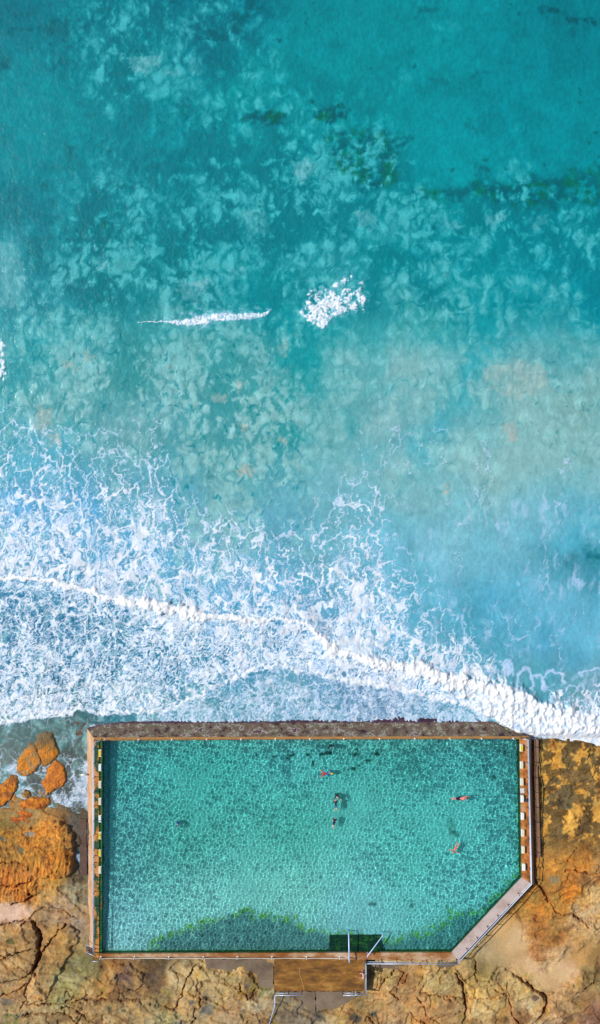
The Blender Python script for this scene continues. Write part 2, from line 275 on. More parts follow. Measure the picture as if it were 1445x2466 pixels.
# ---------------------------------------------------------------- the rock platform
T_COL = [(0,1780,96,100,88),(100,1780,110,105,90),(195,1790,84,68,62),(195,1900,90,80,72),(180,1990,96,84,76),(60,1960,150,120,80),(0,1900,196,118,50),(20,2000,120,98,50),(30,2060,110,95,62),
 (90,2010,196,132,54),(130,2000,200,130,60),(150,2060,196,120,32),(110,2090,190,126,56),(40,2110,188,112,52),(60,2150,186,112,50),(30,2195,200,158,140),(100,2160,190,140,80),(130,2110,196,132,50),
 (198,1960,76,66,58),(194,2000,80,70,62),(192,2040,84,72,62),(192,2080,92,80,68),(186,2110,104,90,74),(185,2150,150,135,110),(200,2230,150,120,100),(100,2205,160,125,92),(140,2190,170,135,110),(40,2250,170,120,66),(60,2280,170,122,70),(40,2330,186,138,88),(80,2360,190,140,88),(30,2390,176,128,84),(30,2430,160,124,84),
 (150,2260,176,122,56),(130,2310,164,116,62),(110,2360,176,134,84),(100,2400,190,140,88),(160,2360,150,138,84),(190,2320,130,118,74),(140,2400,150,136,84),(230,2330,120,100,56),(270,2340,164,104,44),(300,2350,110,74,58),(250,2380,180,122,58),
 (330,2350,160,116,66),(380,2320,84,66,40),(370,2350,90,62,44),(200,2430,176,128,78),(260,2430,172,134,88),(330,2430,166,130,84),(100,2450,170,134,90),(400,2400,150,120,74),(430,2350,186,150,104),
 (500,2350,186,148,96),(560,2370,186,146,90),(610,2360,160,112,56),(450,2410,190,148,98),(500,2430,160,130,96),(560,2440,176,132,92),(620,2440,170,130,90),(400,2450,176,148,110),
 (620,2405,170,146,118),(700,2400,120,104,86),(740,2420,136,116,98),(700,2440,116,94,74),(760,2440,120,98,78),(800,2440,176,128,72),(850,2440,170,120,64),(780,2460,150,134,116),(860,2410,150,116,64),
 (930,2350,178,142,84),(980,2360,160,110,60),(930,2400,190,136,84),(1000,2420,190,130,74),(1060,2370,184,148,90),(1100,2340,196,150,92),(1080,2430,184,128,76),(960,2440,180,132,86),(1150,2330,124,98,44),(1150,2370,196,152,82),
 (1200,2430,184,140,82),(1160,2440,186,146,92),(1260,2380,196,156,96),(1280,2410,206,170,124),(1245,2440,178,122,72),(1340,2430,190,140,92),(1400,2400,150,104,60),(1440,2440,130,84,66),(1360,2460,160,112,80),(1420,2350,150,118,66),
 (1200,2230,206,154,100),(1250,2260,206,160,116),(1170,2300,180,144,104),(1150,2320,150,126,88),(1280,2330,206,156,118),(1260,2200,170,116,50),(1290,2230,160,96,36),(1330,2260,170,106,34),(1300,2290,170,104,52),(1350,2290,190,140,96),
 (1360,2330,206,154,118),(1400,2300,190,132,70),(1440,2300,150,106,52),(1330,2180,176,120,50),(1370,2150,188,112,30),(1420,2150,190,150,100),(1440,2200,196,156,116),(1400,2200,190,152,112),(1300,2150,150,104,44),(1340,2080,164,110,46),
 (1400,2080,180,112,40),(1440,2100,170,120,70),(1310,2000,160,120,66),(1360,1980,172,126,62),(1420,1980,160,112,54),(1330,1880,180,126,50),(1390,1850,130,90,34),(1430,1900,110,78,42),(1320,1810,150,110,44),(1380,1800,130,92,40),(1440,1830,110,76,50),(1310,1775,70,60,34),(1350,1920,170,122,52)]
T_H = [(0,1750,-1.5),(100,1750,-1.5),(200,1745,-1.45),(200,1900,-1.3),(100,1870,-1.3),(100,1930,-1.12),(0,1850,-1.25),(0,1900,-1.05),(30,1960,-.95),(100,1965,-1.1),(190,1990,-1.2),(190,2060,-1.15),(60,2040,-.75),(140,2040,-.55),(150,2080,-.6),(40,2120,-.55),
 (190,2150,-1.0),(100,2200,-1.0),(20,2200,-1.0),(200,2260,-.95),(40,2260,-.5),(150,2280,-.55),(60,2350,-.5),(180,2340,-.9),(240,2330,-.95),(300,2350,-.8),(380,2330,-1.0),(200,2430,-.5),(350,2430,-.5),(450,2380,-.6),(560,2360,-.6),(560,2330,-.95),(450,2320,-1.0),
 (550,2440,-.45),(700,2400,-.95),(760,2440,-.8),(850,2440,-.6),(920,2340,-1.0),(1000,2330,-1.0),(950,2400,-.7),(1050,2380,-.6),(1050,2440,-.4),(1200,2420,-.5),(1140,2330,-.9),(1200,2270,-1.15),(1250,2300,-1.1),(1200,2200,-1.2),(1150,2300,-1.1),(1290,2180,-1.2),(1350,2320,-.8),(1400,2400,-.3),(1445,2450,-.2),
 (1290,2100,-1.15),(1290,1900,-1.25),(1300,1800,-1.2),(1350,1950,-1.0),(1430,1950,-.8),(1430,1850,-.85),(1350,2130,-.8),(1400,2130,-.55),(1430,2250,-.6),(1330,2230,-.9)]
CR = [([(72,2217),(88,2230),(94,2250),(97,2265),(92,2282),(98,2292),(91,2312),(84,2330),(78,2345)],6.5,.8),([(78,2345),(72,2365),(63,2380),(62,2392),(66,2405),(50,2422)],2.4,.5),([(84,2330),(88,2350),(86,2352)],2.5,.5),
 ([(103,2292),(125,2262),(145,2240),(160,2226),(176,2228),(192,2242)],2.4,.5),([(0,2226),(35,2218),(72,2217)],2,.4),([(0,2308),(20,2300),(60,2288),(92,2281)],1.8,.35),([(0,2295),(18,2300),(8,2312)],1.5,.3),([(50,2325),(58,2332),(65,2339)],1.5,.3),
 ([(0,2366),(30,2362),(60,2350),(78,2338)],1.6,.3),([(0,2398),(40,2385),(66,2365)],1.6,.3),([(55,2413),(100,2415),(150,2412),(176,2397)],1.5,.3),([(150,2412),(200,2404),(260,2405),(310,2408),(330,2405),(350,2414)],1.8,.35),
 ([(150,2424),(165,2419),(180,2424),(195,2436),(212,2452),(240,2462),(330,2464)],2.2,.4),([(45,2440),(90,2436),(155,2437),(180,2450),(194,2466)],2,.4),([(438,2390),(470,2393),(486,2400),(520,2412),(556,2425)],1.5,.3),([(486,2400),(482,2420),(470,2432),(470,2450),(460,2470)],2.2,.4),
 ([(400,2423),(422,2428),(436,2400),(440,2380),(452,2350),(476,2325)],1.6,.3),([(578,2365),(578,2380),(597,2397),(598,2405)],2.2,.45),([(500,2360),(540,2366),(560,2372),(578,2388),(600,2400)],1.3,.25),([(475,2345),(476,2395)],1.3,.25),([(602,2430),(620,2440),(628,2462)],1.6,.3),
 ([(940,2384),(955,2400),(965,2408)],1.9,.4),([(1000,2393),(1018,2415),(1027,2443),(1060,2460)],1.9,.4),([(985,2435),(1010,2455),(1030,2466)],1.6,.3),([(1098,2345),(1112,2370),(1118,2400),(1123,2425),(1120,2450),(1112,2470)],3.,.5),([(1010,2383),(1050,2395),(1110,2412)],1.2,.2),
 ([(1147,2315),(1148,2346)],1.8,.4),([(885,2440),(892,2455),(905,2466)],1.8,.35),([(1225,2404),(1230,2430),(1245,2455),(1254,2470)],2.2,.4),([(1245,2350),(1275,2372),(1300,2388),(1316,2402),(1316,2416),(1306,2438),(1294,2450)],4.2,.6),
 ([(1140,2345),(1152,2364),(1170,2362)],1.8,.35),([(1172,2363),(1200,2386),(1222,2390)],1.4,.25),([(1050,2390),(1100,2400),(1160,2400),(1225,2397)],1.1,.2),([(1222,2360),(1225,2400)],1.6,.3),
 ([(1325,2178),(1340,2196),(1358,2203),(1378,2200),(1400,2214),(1420,2234)],2.4,.4),([(920,2370),(935,2350),(960,2330),(975,2345),(960,2372),(940,2385)],2,.3),([(985,2345),(970,2368),(950,2380)],2.4,.3),([(55,2226),(100,2185),(150,2190),(190,2215)],1.4,.25),([(0,2128),(30,2132),(55,2128),(80,2118)],2,.35),([(25,2178),(60,2170),(82,2156),(70,2150)],2,.35),
 ([(1290,2120),(1305,2140),(1318,2160),(1325,2178)],3.2,.35),([(1355,2095),(1385,2092),(1420,2100),(1445,2098)],1.6,.25),([(1380,2390),(1420,2360),(1450,2352)],2,.3),([(0,2080),(40,2074),(70,2082)],1.2,.2),([(275,2355),(300,2340),(330,2345),(345,2365)],1.4,.2)]
PUD = [(1362,1922,24,26,(96,82,58)),(1380,1870,32,18,(112,84,50)),(1338,1880,10,12,(104,84,52)),(1330,1925,8,14,(98,84,54)),(1335,2115,12,9,(126,108,84)),(500,2428,16,10,(96,92,90)),(462,2410,7,5,(92,88,86)),(858,2448,16,12,(86,78,70)),(902,2440,8,8,(100,90,80)),
 (770,2448,10,8,(90,80,74)),(262,2425,10,6,(110,96,66)),(28,2264,9,7,(78,84,30)),(20,2410,18,8,(104,92,80)),(45,2440,12,7,(110,100,86)),(300,2430,8,4,(84,82,60)),(1096,2437,3,3,(60,50,50)),(596,2372,9,6,(110,90,84)),(290,2352,18,12,(84,58,54)),(74,2005,11,6,(136,128,128)),(55,2045,8,14,(90,84,66)),(1288,2400,10,6,(96,66,54)),(430,2465,14,10,(120,112,108)),(20,2195,60,22,(206,164,146))]

RAISE = [([(50,2000),(95,1990),(120,1978),(150,1976),(165,1988),(176,2012),(180,2050),(178,2085),(165,2108),(110,2112),(60,2090),(40,2040)],.45),([(-60,2228),(70,2218),(90,2240),(94,2280),(60,2288),(-60,2306)],.28),
 ([(105,2292),(145,2242),(162,2227),(192,2242),(186,2262),(150,2330),(110,2400),(66,2410),(90,2340)],.3),([(-60,2130),(50,2132),(82,2118),(90,2150),(60,2172),(-60,2178)],.2),([(250,2330),(310,2318),(345,2350),(350,2372),(300,2385),(200,2396),(220,2360)],.3),
 ([(440,2388),(452,2345),(478,2326),(520,2340),(600,2345),(620,2372),(598,2402),(520,2398)],.3),([(950,2380),(985,2348),(1100,2338),(1118,2380),(1120,2430),(1030,2445),(1000,2396)],.3),([(1128,2360),(1225,2336),(1300,2392),(1314,2412),(1290,2452),(1250,2470),(1124,2480)],.34),
 ([(1330,2400),(1400,2350),(1600,2330),(1600,2600),(1300,2600),(1300,2450)],.35),([(1320,2172),(1300,2100),(1340,2070),(1445,2060),(1600,2060),(1600,2190),(1420,2235),(1398,2212),(1355,2202)],.3),([(1340,1990),(1380,1960),(1600,1950),(1600,2040),(1400,2050),(1350,2030)],.18),
 ([(1330,1800),(1420,1810),(1600,1830),(1600,1900),(1440,1890),(1370,1850),(1330,1840)],.16),([(1400,1815),(1440,1820),(1600,1815),(1600,1790),(1410,1795)],.25),([(640,2445),(760,2440),(830,2425),(900,2440),(980,2600),(600,2600)],.2),([(150,2415),(340,2408),(420,2430),(440,2466),(200,2470)],.25)]

def terrain_fields(x, y):
    f = lambda *a, **k: fbm(x, y, *a, **k)
    wx = x + 16 * f(40, 4, 201) + 4 * f(9, 2, 203); wy = y + 16 * f(40, 4, 202) + 4 * f(9, 2, 204)
    c = idw(wx, wy, T_COL, 3.5, 10.); h = idw(x + 8 * f(30, 3, 205), y + 8 * f(30, 3, 206), T_H, 3.5, 12.)[..., 0]
    right = ss(1240, 1330, x) * ss(2330, 2230, y); sand = ss(12, -14, polysd(x + 16 * f(30, 3, 210), y + 16 * f(30, 3, 211), [(1150,2320),(1185,2215),(1215,2190),(1262,2235),(1275,2300),(1310,2345),(1420,2258),(1500,2230),(1500,2270),(1400,2335),(1318,2398),(1290,2372),(1240,2342),(1200,2330),(1165,2352)]))
    sand = np.maximum(sand, ss(8, -8, polysd(x + 8 * f(20, 2, 212), y + 6 * f(20, 2, 213), [(-200,2172),(20,2176),(70,2186),(72,2212),(30,2216),(-200,2226)])))
    rough = (1 - .9 * sand)
    # strata and fractures
    n = f(70, 5, 220, .58); m = f(13, 4, 221, .6); k = f(5, 3, 222, .6)
    u = x; v = y + .3 * np.sqrt((x - 750) ** 2 + 80 ** 2)
    lay = fbm(u * .35, v + 9 * f(60, 3, 223), 11, 4, 224, .6)
    ug = ss(1960, 2010, y) * ss(205, 160, x)
    groove = fbm(x, y * .22 + 5 * f(30, 2, 225), 6.5, 3, 226, .6) * np.maximum(ug * ss(2200, 2170, y), ss(2060, 2090, y) * ss(2210, 2180, y) * ss(1310, 1330, x))
    h = h + rough * (.17 * n + .05 * m + .024 * k + .07 * lay + .05 * groove)
    w1, w2, wid = wor((x + 22 * f(60, 3, 230)) / 92, (y + 16 * f(60, 3, 231)) / 52, 232)
    joint = ss(.05, .0, w2 - w1) * ss(-.1, .35, f(120, 2, 233) + .25) * ss(2300, 2335, y) * rough
    h = h - .09 * joint + rough * .34 * (wid - .5) * .8 * ss(2300, 2335, y)
    tq = 3.6 * (.85 * fbm(u * .5, v, 110, 4, 227, .5) + .15 * n) + 40; fr_ = tq - np.floor(tq); h = h + rough * .16 * (np.floor(tq) - 40 + ss(.0, .16, fr_)) ; edge_ = ss(.16, .0, np.abs(fr_ - .06)) * rough
    for pl, dh in RAISE:
        P_ = np.array(pl, float); lo = P_.min(0) - 40; hi = P_.max(0) + 40; q = (x > lo[0]) & (x < hi[0]) & (y > lo[1]) & (y < hi[1])
        if q.any(): h[q] = h[q] + dh * ss(2.2, -2.2, polysd(x[q] + 7 * f(16, 3, 228)[q], y[q] + 7 * f(16, 3, 229)[q], pl))
    bl = ss(8, -8, polysd(x, y, RAISE[0][0])) ; bl2 = np.maximum(bl, ss(14, -10, polysd(x, y, [(-60,2000),(60,1995),(60,2110),(95,2112),(88,2160),(40,2172),(-60,2176)])))
    flu = fbm(x + 4 * f(14, 2, 264), y * .2 + .4 * x, 7, 3, 265, .6); crm = fbm(x * .8, y, 8, 4, 266, .68)
    rel_ = mix(crm, flu, ss(2045, 2075, y)); h = h + bl2 * .17 * rel_; c = mix(c, mix(np.array([206., 128., 34.]), np.array([150., 84., 28.]), ss(-.25, .35, -rel_ + .2 * f(30, 2, 267))), bl2 * .55)  # hollows of the flutes browner, shading painted into the block's colour
    # mottled weathering
    c = mix(c, c * np.array([.80, .66, .5]), edge_ * .45)
    dkm = np.array([96., 72., 36.]); pt = ss(.02, .14, fbm(x, y, 34, 5, 240, .62) + .10 * f(11, 3, 241) + .02) * right * ss(2060, 1990, y)
    gold = mix(np.array([196., 140., 60.]), np.array([208., 150., 70.]), ss(-.4, .4, f(16, 3, 242)))
    wgt = right * ss(2090, 2000, y)
    c = mix(c, mix(dkm + 26 * f(60, 3, 243)[..., None], gold, pt), wgt * .85)
    h = h + .06 * pt * wgt
    c = c * (1 + rough * (.13 * n + .12 * m + .09 * k + .14 * lay + .06 * groove))[..., None]
    hue = f(33, 4, 245, .6); c = mix(c, c * np.array([1.07, .93, .55]), ss(.05, .55, hue) * .45 * rough); c = mix(c, c * np.array([.86, .92, .98]) + 10, ss(.05, .6, -hue) * .7 * rough)
    rim = ss(.45, .8, fbm(x, y, 26, 4, 246, .6)) * rough; c = mix(c, np.array([120., 66., 24.]), rim * .4)
    spots = ss(.42, .6, fbm(x, y, 8, 3, 247, .55)) * ss(-.1, .3, f(70, 2, 248)) * rough; c = mix(c, np.array([84., 58., 34.]), spots * .6)
    lich = ss(.3, .7, f(38, 3, 249)) * ss(2330, 2350, y) * ss(-.2, .3, f(8, 2, 250)); c = mix(c, np.array([150., 128., 20.]), lich * .55)
    moss = np.maximum(ss(34, 4, np.hypot((x - 640) / 1.6, y - 2375)), ss(26, 5, np.hypot(x - 30, (y - 2452)) * .8)); moss = np.maximum(moss, ss(24, 6, np.hypot((x - 400) * .6, y - 2452) + 10 * f(14, 2, 251)) * .8)
    c = mix(c, np.array([96., 104., 26.]), moss * .7 * ss(-.4, .3, f(12, 3, 252)))
    for px, py, rx, ry, pc in PUD:
        r = np.hypot((x - px) / rx, (y - py) / ry) + .55 * f(16, 3, 253)
        a = ss(1.1, .75, r); c = mix(c, np.array(pc, float) * (1 + .1 * m)[..., None], a * .85); h = h - .05 * a * rough
    c = mix(c, c * np.array([.80, .66, .50]), joint * .5)
    stain = np.zeros(np.shape(x))
    bb = np.zeros(np.shape(x))
    for pts, w, dep in CR:
        P = np.array(pts, float); lo = P.min(0) - 40; hi = P.max(0) + 40
        q = (x > lo[0]) & (x < hi[0]) & (y > lo[1]) & (y < hi[1])
        if not q.any(): continue
        X = (x + 5 * f(15, 3, 260))[q]; Y = (y + 5 * f(15, 3, 261))[q]
        d, side, t = linedist(X, Y, pts); ww = w * .8 * (1 + .5 * fbm(X, Y, 14, 2, 262)) * np.clip(4 * np.minimum(t, 1 - t) + .5, 0, 1)
        g = ss(1.15, .55, d / np.maximum(ww, .8))
        bb[q] = np.maximum(bb[q], g * dep * 1.6); stain[q] = np.maximum(stain[q], ss(4.2, 1., d / np.maximum(ww, 1.)) * .5 + g * .3)
        lip = ss(26, 4, d) * np.sign(side) * .10 * min(1, dep / .4); h[q] = h[q] - lip * (1 - .0 * g)
    h = h - bb; c = mix(c, c * np.array([.72, .52, .36]), stain * .6)
    sat = ss(2190, 2260, y); g_ = c.mean(-1, keepdims=True) * np.array([1.06, 1.0, .90]); c = mix(c, mix(c, g_, .18), sat)
    wet_ = ss(.28, .62, f(55, 4, 270, .6)) * rough; c = mix(c, c * np.array([.62, .54, .48]), wet_ * .6)
    pal = ss(.25, .6, fbm(u * .6, v, 60, 4, 271, .6)) * sat; c = mix(c, np.array([204., 172., 128.]), pal * .4)
    return lin(np.clip(c * np.array([1.03, 1.07, 1.02]), 6, 235)), h

# ---------------------------------------------------------------- object helpers
def tag(o, label=None, cat=None, group=None, kind=None):
    for k, v in (('label', label), ('category', cat), ('group', group), ('kind', kind)):
        if v: o[k] = v
    return o

def link(name, me, m=None, parent=None, recv=False):
    o = bpy.data.objects.new(name, me); COL.objects.link(o)
    if m is not None: me.materials.append(m)
    if parent is not None: o.parent = parent; o.matrix_parent_inverse = Matrix.Translation(-parent.location)
    if recv: o.cycles.is_caustics_receiver = True
    return o

def empty(name, loc, label, cat, group=None):
    o = bpy.data.objects.new(name, None); COL.objects.link(o); o.location = loc; return tag(o, label, cat, group, 'thing')

def sheet(name, xs, ys, fn, z0, m, drop=None, recv=False):
    """a height-field sheet over photo-plane coordinates; fn(x, y) -> colour, height, extra attributes"""
    X, Y = np.meshgrid(np.asarray(xs, np.float32), np.asarray(ys, np.float32)); c, z, ex = fn(X, Y)
    k = (H - z0) / H / 20.0
    v = np.stack([(X - 722.5) * k, (1233.0 - Y) * k, z], -1).reshape(-1, 3).astype(np.float32)
    ny, nx = X.shape; i = np.arange(ny * nx).reshape(ny, nx)
    q = np.stack([i[1:, :-1], i[1:, 1:], i[:-1, 1:], i[:-1, :-1]], -1).reshape(-1, 4)
    if drop is not None:
        cx = .25 * (X[1:, :-1] + X[1:, 1:] + X[:-1, 1:] + X[:-1, :-1]); cy = .25 * (Y[1:, :-1] + Y[1:, 1:] + Y[:-1, 1:] + Y[:-1, :-1])
        q = q[~drop(cx, cy).ravel()]
        used = np.zeros(len(v), bool); used[q.ravel()] = True; re = np.cumsum(used) - 1; v = v[used]; q = re[q]
    else: used = np.ones(len(v), bool)
    me = bpy.data.meshes.new(name); me.vertices.add(len(v)); me.vertices.foreach_set('co', v.ravel())
    me.loops.add(q.size); me.loops.foreach_set('vertex_index', q.ravel().astype(np.int32))
    me.polygons.add(len(q)); me.polygons.foreach_set('loop_start', np.arange(0, q.size, 4, dtype=np.int32)); me.update(); me.shade_smooth()
    a = me.attributes.new('col', 'FLOAT_COLOR', 'POINT'); cc = np.ones((len(v), 4), np.float32); cc[:, :3] = c.reshape(-1, 3)[used]
    a.data.foreach_set('color', cc.ravel())
    for kx, val in ex.items():
        a = me.attributes.new(kx, 'FLOAT', 'POINT'); a.data.foreach_set('value', val.reshape(-1)[used].astype(np.float32))
    return link(name, me, m, recv=recv)

def bm_obj(name, bm, m, parent=None, smooth=False, recv=False):
    bmesh.ops.recalc_face_normals(bm, faces=bm.faces[:])
    me = bpy.data.meshes.new(name); bm.to_mesh(me); bm.free()
    if smooth: me.shade_smooth()
    return link(name, me, m, parent, recv)

def prism(bm, pts, zt, zb, taper=0.0, ztops=None):
    """polygon given in photo pixels (seen at its own top height) extruded down"""
    top = [P(x, y, ztops[i] if ztops else zt) for i, (x, y) in enumerate(pts)]
    cx = sum(p.x for p in top) / len(top); cy = sum(p.y for p in top) / len(top)
    T = [bm.verts.new(p) for p in top]
    B = [bm.verts.new((p.x + (p.x - cx) * taper, p.y + (p.y - cy) * taper, zb)) for p in top]
    bm.faces.new(T); bm.faces.new(B[::-1]); n = len(T)
    for i in range(n): bm.faces.new((T[i], B[i], B[(i + 1) % n], T[(i + 1) % n]))

def bevel(bm, w=.02, seg=1):
    bmesh.ops.bevel(bm, geom=[e for e in bm.edges], offset=w, segments=seg, affect='EDGES', profile=.5, clamp_overlap=True)

def tube(bm, pts, r, n=8):
    pts = [Vector(p) for p in pts]; rings = []; up = None
    for i, p in enumerate(pts):
        t = ((pts[min(i + 1, len(pts) - 1)] - pts[max(i - 1, 0)])).normalized()
        if up is None: up = t.orthogonal().normalized()
        up = (up - t * up.dot(t)).normalized(); s = t.cross(up); rr = r[i] if hasattr(r, '__len__') else r
        rings.append([bm.verts.new(p + (up * math.cos(6.28318 * k / n) + s * math.sin(6.28318 * k / n)) * rr) for k in range(n)])
    for a, b in zip(rings, rings[1:]):
        for k in range(n): bm.faces.new((a[k], a[(k + 1) % n], b[(k + 1) % n], b[k]))
    bm.faces.new(rings[0][::-1]); bm.faces.new(rings[-1])

def box(bm, c, sx, sy, sz, rz=0.0):
    r = bmesh.ops.create_cube(bm, size=1.0); M = Matrix.Translation(c) @ Matrix.Rotation(rz, 4, 'Z') @ Matrix.Diagonal((sx, sy, sz, 1))
    bmesh.ops.transform(bm, matrix=M, verts=r['verts'])

# ---------------------------------------------------------------- materials
def new_mat(name, rough=.8):
    m = bpy.data.materials.new(name); m.use_nodes = True; nt = m.node_tree; b = nt.nodes['Principled BSDF']
    b.inputs['Roughness'].default_value = rough; return m, nt, b

def L(*c): return tuple(float(v) for v in lin(c)) + (1.0,)

def noise(nt, scale, detail=4, rough=.6, stretch=(1, 1, 1)):
    g = nt.nodes.new('ShaderNodeNewGeometry'); mp = nt.nodes.new('ShaderNodeMapping'); mp.inputs['Scale'].default_value = stretch
    nt.links.new(g.outputs['Position'], mp.inputs['Vector']); n = nt.nodes.new('ShaderNodeTexNoise')
    n.inputs['Scale'].default_value = scale; n.inputs['Detail'].default_value = detail; n.inputs['Roughness'].default_value = rough
    nt.links.new(mp.outputs[0], n.inputs['Vector']); return n.outputs['Fac']

def ramp(nt, fac, stops, interp='LINEAR'):
    r = nt.nodes.new('ShaderNodeValToRGB'); r.color_ramp.interpolation = interp; e = r.color_ramp.elements
    while len(e) < len(stops): e.new(.5)
    for k, (p, c) in enumerate(stops): e[k].position = p; e[k].color = c
    nt.links.new(fac, r.inputs[0]); return r.outputs[0]

def mixc(nt, a, b, f, mode='MIX'):
    x = nt.nodes.new('ShaderNodeMix'); x.data_type = 'RGBA'; x.blend_type = mode
    for s, v in ((x.inputs[0], f), (x.inputs[6], a), (x.inputs[7], b)):
        if hasattr(v, 'is_linked'): nt.links.new(v, s)
        else: s.default_value = v
    return x.outputs[2]

def bump(nt, b, fac, dist=.02, st=.5):
    n = nt.nodes.new('ShaderNodeBump'); n.inputs['Strength'].default_value = st; n.inputs['Distance'].default_value = dist
    nt.links.new(fac, n.inputs['Height']); nt.links.new(n.outputs[0], b.inputs['Normal'])

def attr(nt, name):
    a = nt.nodes.new('ShaderNodeAttribute'); a.attribute_name = name; return a

def mottled(name, stops, scale=1.2, detail=6, rough=.85, stretch=(1, 1, 1), fine=.25, algae=None, st=.6, wet=None):
    """weathered surface: noise-driven colours, finer grain, optional algae below a height"""
    m, nt, b = new_mat(name, rough)
    c = ramp(nt, noise(nt, scale, detail, .68, stretch), [(p, L(*q)) for p, q in stops])
    g = ramp(nt, noise(nt, 9, 4, .7), [(.25, (1 - fine,) * 3 + (1,)), (.75, (1 + fine * .3,) * 3 + (1,))])
    c = mixc(nt, c, g, 1.0, 'MULTIPLY')
    if algae:
        z0, z1, col = algae
        ge = nt.nodes.new('ShaderNodeNewGeometry'); sp = nt.nodes.new('ShaderNodeSeparateXYZ'); nt.links.new(ge.outputs['Position'], sp.inputs[0])
        ad = nt.nodes.new('ShaderNodeMath'); ad.operation = 'MULTIPLY_ADD'; nt.links.new(noise(nt, 1.6, 4), ad.inputs[0]); ad.inputs[1].default_value = .25; nt.links.new(sp.outputs[2], ad.inputs[2])
        mr = nt.nodes.new('ShaderNodeMapRange'); nt.links.new(ad.outputs[0], mr.inputs[0]); mr.inputs[1].default_value = z0; mr.inputs[2].default_value = z1; mr.inputs[3].default_value = 1; mr.inputs[4].default_value = 0
        al = ramp(nt, noise(nt, 3.5, 4), [(.35, L(*col)), (.7, L(*[v * 1.9 for v in col]))])
        c = mixc(nt, c, al, mr.outputs[0])
    nt.links.new(c, b.inputs['Base Color']); bump(nt, b, noise(nt, 6, 5, .7), .03, st); return m

def plain(name, c, rough=.5, metal=0.0, vary=.12):
    m, nt, b = new_mat(name, rough); b.inputs['Metallic'].default_value = metal
    q = ramp(nt, noise(nt, 14, 3), [(.3, tuple(v * (1 - vary) for v in L(*c)[:3]) + (1,)), (.7, L(*c))]); nt.links.new(q, b.inputs['Base Color']); return m

def m_sheet(name, rough0, rough1=None, det=.12, dscale=8, bs=.4, bd=.03):
    m, nt, b = new_mat(name, rough0)
    g = ramp(nt, noise(nt, dscale, 5, .7), [(.25, (1 - det,) * 3 + (1,)), (.75, (1 + det * .6,) * 3 + (1,))])
    nt.links.new(mixc(nt, attr(nt, 'col').outputs['Color'], g, 1.0, 'MULTIPLY'), b.inputs['Base Color'])
    if rough1 is not None:
        mr = nt.nodes.new('ShaderNodeMapRange'); nt.links.new(attr(nt, 'foam').outputs['Fac'], mr.inputs[0]); mr.inputs[3].default_value = rough0; mr.inputs[4].default_value = rough1
        nt.links.new(mr.outputs[0], b.inputs['Roughness'])
    bump(nt, b, noise(nt, dscale * .6, 5, .65), bd, bs); return m

M_sea = m_sheet('sea_water', .22, .75, .07, 6, .55, .05)
M_rock = m_sheet('sandstone', .9, None, .22, 5, .5, .05)
M_floor = m_sheet('pool_bottom', .9, None, .14, 6, .3, .02)
M_seawall = mottled('barnacled_concrete', [(.38, (50, 30, 44)), (.44, (104, 90, 70)), (.49, (124, 96, 92)), (.53, (74, 86, 42)), (.575, (180, 168, 158)), (.62, (84, 54, 66))], 1.5, 9, .85, (.7, 1, 1), .5, (-1.0, -.78, (44, 20, 44)), 1.0)
M_coping = mottled('stained_coping', [(.3, (104, 60, 40)), (.45, (176, 128, 60)), (.6, (150, 110, 70)), (.75, (120, 130, 40))], 1.4, 6, .8, (.5, 1, 1), .3, (-.5, -.1, (14, 48, 30)))
M_kerb = mottled('purple_weed', [(.3, (34, 14, 34)), (.5, (62, 30, 56)), (.7, (92, 60, 74))], 1.8, 7, .6, (1, 1, 1), .4)
M_batter = mottled('tan_concrete', [(.3, (150, 112, 82)), (.5, (192, 152, 116)), (.7, (206, 172, 138))], .9, 6, .85, (2.5, .5, 1), .22, (-1.5, -1.05, (80, 60, 46)))
M_deckl = mottled('orange_green_deck', [(.40, (14, 60, 34)), (.49, (24, 78, 38)), (.525, (180, 112, 30)), (.58, (196, 130, 44)), (.68, (196, 160, 146))], .8, 5, .7, (1.3, .7, 1), .2, (-.3, -.05, (16, 66, 34)))
M_ledge = mottled('green_ledge', [(.35, (18, 96, 40)), (.55, (34, 120, 52)), (.62, (150, 110, 34)), (.75, (60, 130, 50))], .9, 5, .6, (1, .8, 1), .25, (-.6, -.25, (14, 70, 34)))
M_deckr = mottled('orange_deck', [(.32, (40, 70, 24)), (.42, (150, 84, 30)), (.52, (196, 120, 44)), (.62, (196, 142, 100)), (.72, (176, 160, 160))], .75, 6, .75, (1, .8, 1), .2, (-.3, -.05, (30, 74, 40)))
M_deckd = mottled('grey_deck', [(.3, (160, 132, 116)), (.5, (190, 170, 162)), (.7, (200, 184, 180))], .5, 6, .8, (1, 1, 1), .14, (-.32, -.06, (34, 60, 40)))
M_deckb = mottled('stained_deck', [(.34, (134, 72, 16)), (.46, (152, 100, 50)), (.56, (188, 150, 114)), (.68, (200, 172, 150))], .55, 6, .75, (.6, 1, 1), .18, (-.3, -.05, (20, 70, 24)))
M_platf = mottled('brown_concrete', [(.36, (88, 54, 10)), (.46, (118, 76, 14)), (.55, (142, 94, 24)), (.64, (172, 124, 56))], .45, 8, .7, (1, 2.2, 1), .22)
M_apron = mottled('grey_brown_concrete', [(.3, (92, 76, 60)), (.5, (120, 102, 82)), (.66, (134, 116, 96)), (.8, (96, 92, 40))], .5, 6, .85, (1, 1, 1), .2)
M_foot = mottled('dark_footing', [(.3, (66, 46, 38)), (.55, (92, 68, 54)), (.75, (112, 88, 70))], .8, 6, .7, (1, 1, 1), .2)
M_beam = mottled('brown_beam', [(.3, (110, 80, 60)), (.55, (140, 104, 82)), (.75, (156, 124, 100))], 1., 5, .8, (1, 1, 1), .2)
M_steps = mottled('weedy_steps', [(.35, (24, 46, 28)), (.52, (38, 70, 30)), (.66, (96, 124, 26))], 1.6, 6, .8, (.6, 1, 1), .3)
